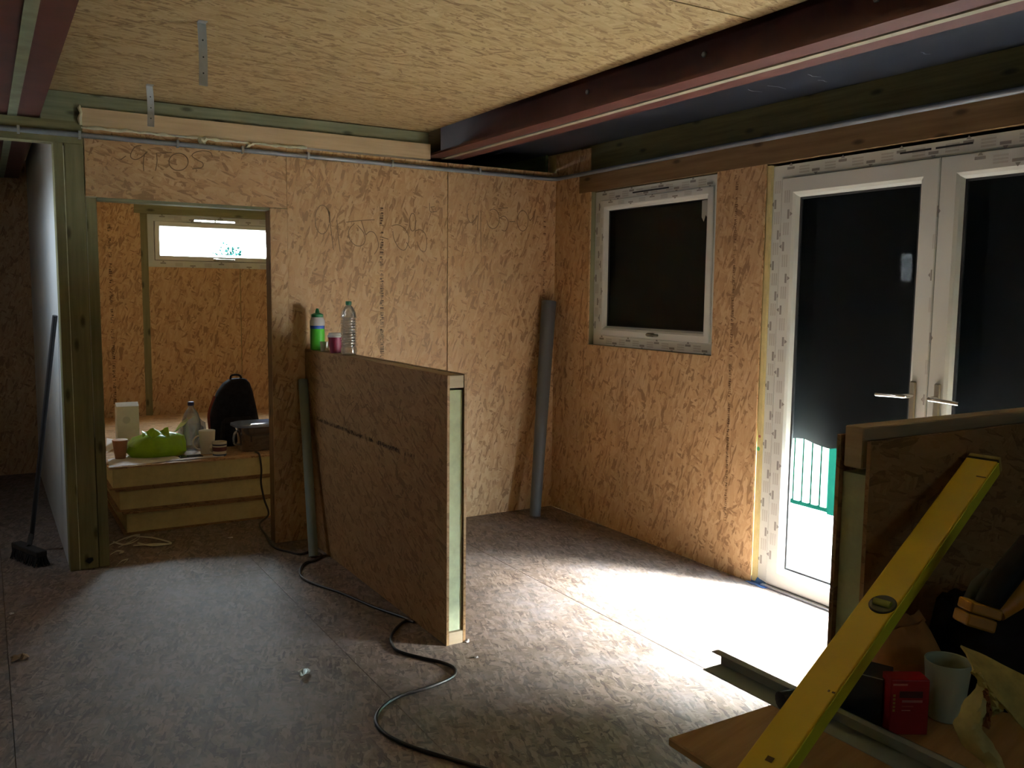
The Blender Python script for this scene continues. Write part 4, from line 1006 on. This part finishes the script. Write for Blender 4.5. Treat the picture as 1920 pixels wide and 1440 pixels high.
c = B(1652, 1352); NV = plain('navy_card', (.022, .028, .045), .45)
g, o, a, b = ubox(c+V((-.01, .05, 0)), .115, .085, .105, math.radians(-68), NV, 'dark_box', 'dark navy cardboard box beside the red box, painted highlight on its edges', 'box')
MB().obox(o, a*.115, b*.085, V((0, 0, .105))).build('box_body', NV, g, bevel=.002)
MB().obox(o+V((0, 0, .1045)), a*.0022, b*.085, V((0, 0, .0015))).build('edge_highlight', plain('pale_edge_highlight', (.35, .4, .46), .5), g)  # highlight painted as pale strips on the top edges
MB().obox(o+V((0, 0, .1045)), a*.115, b*.0022, V((0, 0, .0015))).build('edge_highlight', plain('pale_line_highlight', (.35, .4, .46), .5), g)
c = B(1706, 1338)
g = thing('jar_lid', 'pale grey round jar with flat lid behind the red box', 'jar', c+V((0, .03, 0)))
lathe_part('jar_body', c+V((0, .03, 0)), [(.030, 0), (.032, .004), (.032, .058)], NV, g)
lathe_part('lid', c+V((0, .03, 0)), [(.033, .058), (.035, .06), (.035, .070), (.032, .072)], plain('pale_grey_lid', (.42, .40, .36), .6), g)
# mug
mug(B(1771, 1345), .047, .128, plain('pale_mug_glaze', (.50, .57, .47), .28), 'tall pale green white mug among the tools beside red box', taper=.74, ang=math.radians(10))
# brown paper bag behind
c = aty(1700, 1205, -3.835)
g = thing('paper_bag', 'crumpled brown paper bag behind the mug and the level', 'bag', c)
MB().loft([(c.x, c.y, ZB+.001, .085, .05), (c.x, c.y, ZB+.04, .095, .058), (c.x+.003, c.y, ZB+.09, .088, .05), (c.x-.004, c.y, ZB+.13, .074, .03), (c.x-.006, c.y+.005, ZB+.15, .066, .012)], 36, 2.6, .03, 9).build('bag_body', plain('brown_paper', (.46, .22, .07), .75, var=.2, scale=14), g, smooth=True)
rows = [[V((c.x-.068+.13*j/8, c.y-.004+.02*i/2, ZB+.146+.010*i+.006*math.sin(j*1.7))) for j in range(9)] for i in range(3)]
MB().sheet(rows, .002).build('bag_fold', plain('brown_paper_fold', (.30, .14, .05), .75), g, smooth=True)
# crumpled tissue by mug
# black tool bag at the right with yellow lining and a drill
c = B(1905, 1330)
g = thing('tool_bag', 'open black fabric tool bag with yellow lining at the lower right', 'bag', c)
cx, cy = c.x+.135, c.y+.03
MB().loft([(cx, cy, ZB+.001, .18, .14, -.5), (cx, cy, ZB+.04, .20, .15, -.5), (cx+.01, cy+.01, ZB+.12, .19, .145, -.5), (cx+.02, cy+.02, ZB+.17, .16, .12, -.5), (cx+.03, cy+.03, ZB+.195, .10, .08, -.5)], 40, 2.6, .02, 11).build('bag_body', BLACKCLOTH, g, smooth=True)
YC = plain('yellow_cloth', (.48, .40, .13), .8, var=.25, scale=25); YCL = plain('pale_yellow_cloth', (.50, .45, .20), .8, var=.2, scale=25)
def cloth(pts_top, pts_bot, dt, db, mat, name, bulge=.015, n=9, k=5):
    top_ = smoothpts([CP+ray(px, py)/FPX*d for (px, py), d in zip(pts_top, dt)], 4); bot_ = smoothpts([CP+ray(px, py)/FPX*d for (px, py), d in zip(pts_bot, db)], 4)
    rows = []
    for i in range(k+1):
        f = i/k; rows.append([a_.lerp(b_, f)-_f*(bulge*math.sin(PI*f)+.004*math.sin(j*1.4+i*2.1)) for j, (a_, b_) in enumerate(zip(top_, bot_))])
    return MB().sheet(rows, .004).build(name, mat, g, smooth=True)
cloth([(1801, 1211), (1850, 1232), (1900, 1258), (1960, 1285)], [(1822, 1262), (1862, 1300), (1905, 1352), (1960, 1400)], [1.55, 1.54, 1.53, 1.52], [1.50, 1.48, 1.47, 1.46], YC, 'lining_flap')
cloth([(1822, 1258), (1840, 1290), (1850, 1320), (1852, 1345)], [(1838, 1262), (1862, 1300), (1884, 1326), (1870, 1330)], [1.49]*4, [1.485]*4, YC, 'lining_fold', .006)
cloth([(1833, 1282), (1805, 1325), (1790, 1358), (1806, 1395), (1848, 1432), (1862, 1452)], [(1846, 1290), (1846, 1330), (1838, 1362), (1858, 1392), (1874, 1420), (1884, 1452)], [1.50, 1.49, 1.48, 1.47, 1.46, 1.45], [1.495, 1.48, 1.465, 1.455, 1.45, 1.44], YCL, 'lining_strip', .02)
cloth([(1843, 1296), (1848, 1335), (1844, 1362)], [(1850, 1292), (1857, 1330), (1853, 1365)], [1.475]*3, [1.475]*3, plain('orange_trim', (.30, .10, .02), .7), 'orange_trim', .003)
# dark gloves / pouch left of the drill
c2 = aty(1790, 1205, -3.85)
g = thing('work_gloves', 'pair of black work gloves heaped between paper bag and drill', 'gloves', c2)
c2 = c2+V((.035, .012, 0))
MB().loft([(c2.x, c2.y, ZB+.001, .075, .05), (c2.x, c2.y, ZB+.04, .085, .055), (c2.x-.01, c2.y, ZB+.10, .07, .05), (c2.x-.02, c2.y, ZB+.15, .06, .042), (c2.x-.03, c2.y, ZB+.185, .05, .03), (c2.x-.035, c2.y, ZB+.20, .035, .015)], 28, 2.4, .03, 14).build('glove_palm', BLACKCLOTH, g, smooth=True)
for i in range(4):
    p0 = V((c2.x-.055+.028*i, c2.y-.02, ZB+.175)); MB().tube(smoothpts([p0, p0+V((-.01+.006*i, -.012, .025)), p0+V((-.012+.012*i, -.03, .035))], 5), [.013]*8+[.011, .009, .006], 10).build('glove_finger', BLACKCLOTH, g, smooth=True)
# drill
dep = 1.80
def Pd(px, py, d=dep): return CP+ray(px, py)/FPX*d
g = thing('cordless_drill', 'yellow and black cordless drill lying on the tool bag', 'drill', Pd(1850, 1170))
YO = plain('drill_yellow', (.42, .20, .015), .45); DB = plain('drill_black', (.010, .010, .012), .6, spec=.2)
MB().tube([Pd(1844, 1150), Pd(1850, 1136), Pd(1866, 1108), Pd(1898, 1066, dep+.02), Pd(1935, 1020, dep+.04)], [.010, .024, .027, .028, .027], 16).build('drill_grip', DB, g, smooth=True)
dd = (Pd(1850, 1165)-Pd(1800, 1150)).normalized(); up_ = (Pd(1825, 1120)-Pd(1815, 1160)).normalized(); bk = dd.cross(up_)
o = Pd(1797, 1166)
MB().obox(o-bk*.03, dd*.062, up_*.026, bk*.06).build('battery_base', YO, g, bevel=.005)
MB().obox(o-bk*.028+up_*.028+dd*.003, dd*.066, up_*.022, bk*.056).build('battery_top', YO, g, bevel=.004)
MB().tube([Pd(1868, 1148), Pd(1895, 1125, dep+.01), Pd(1930, 1090, dep+.03)], [.020, .026, .030], 14).build('drill_motor_case', YO, g, smooth=True)
MB().tube([Pd(1815, 1128, dep+.05), Pd(1832, 1098, dep+.05), Pd(1856, 1072, dep+.06)], [.012, .014, .010], 12).build('side_handle', plain('grey_handle', (.13, .135, .12), .6, spec=.2), g, smooth=True)
# rubber-handled tool lying on the channel
p = B(1476, 1312, .045); q = B(1552, 1294, .05)
g = thing('mallet', 'black rubber gripped hand tool lying on the metal channel behind the level', 'tool', p)
MB().tube(smoothpts([p-(q-p).normalized()*.018, p, p.lerp(q, .35), q], 6), [.012]+[.020]*6+[.019]*6+[.015]*6, 14).build('tool_grip', plain('black_grip', (.014, .014, .018), .55), g, smooth=True)
MB().tube([q, q+(q-p)*.35], [.011, .011], 10).build('tool_shaft', GALV, g, smooth=True)
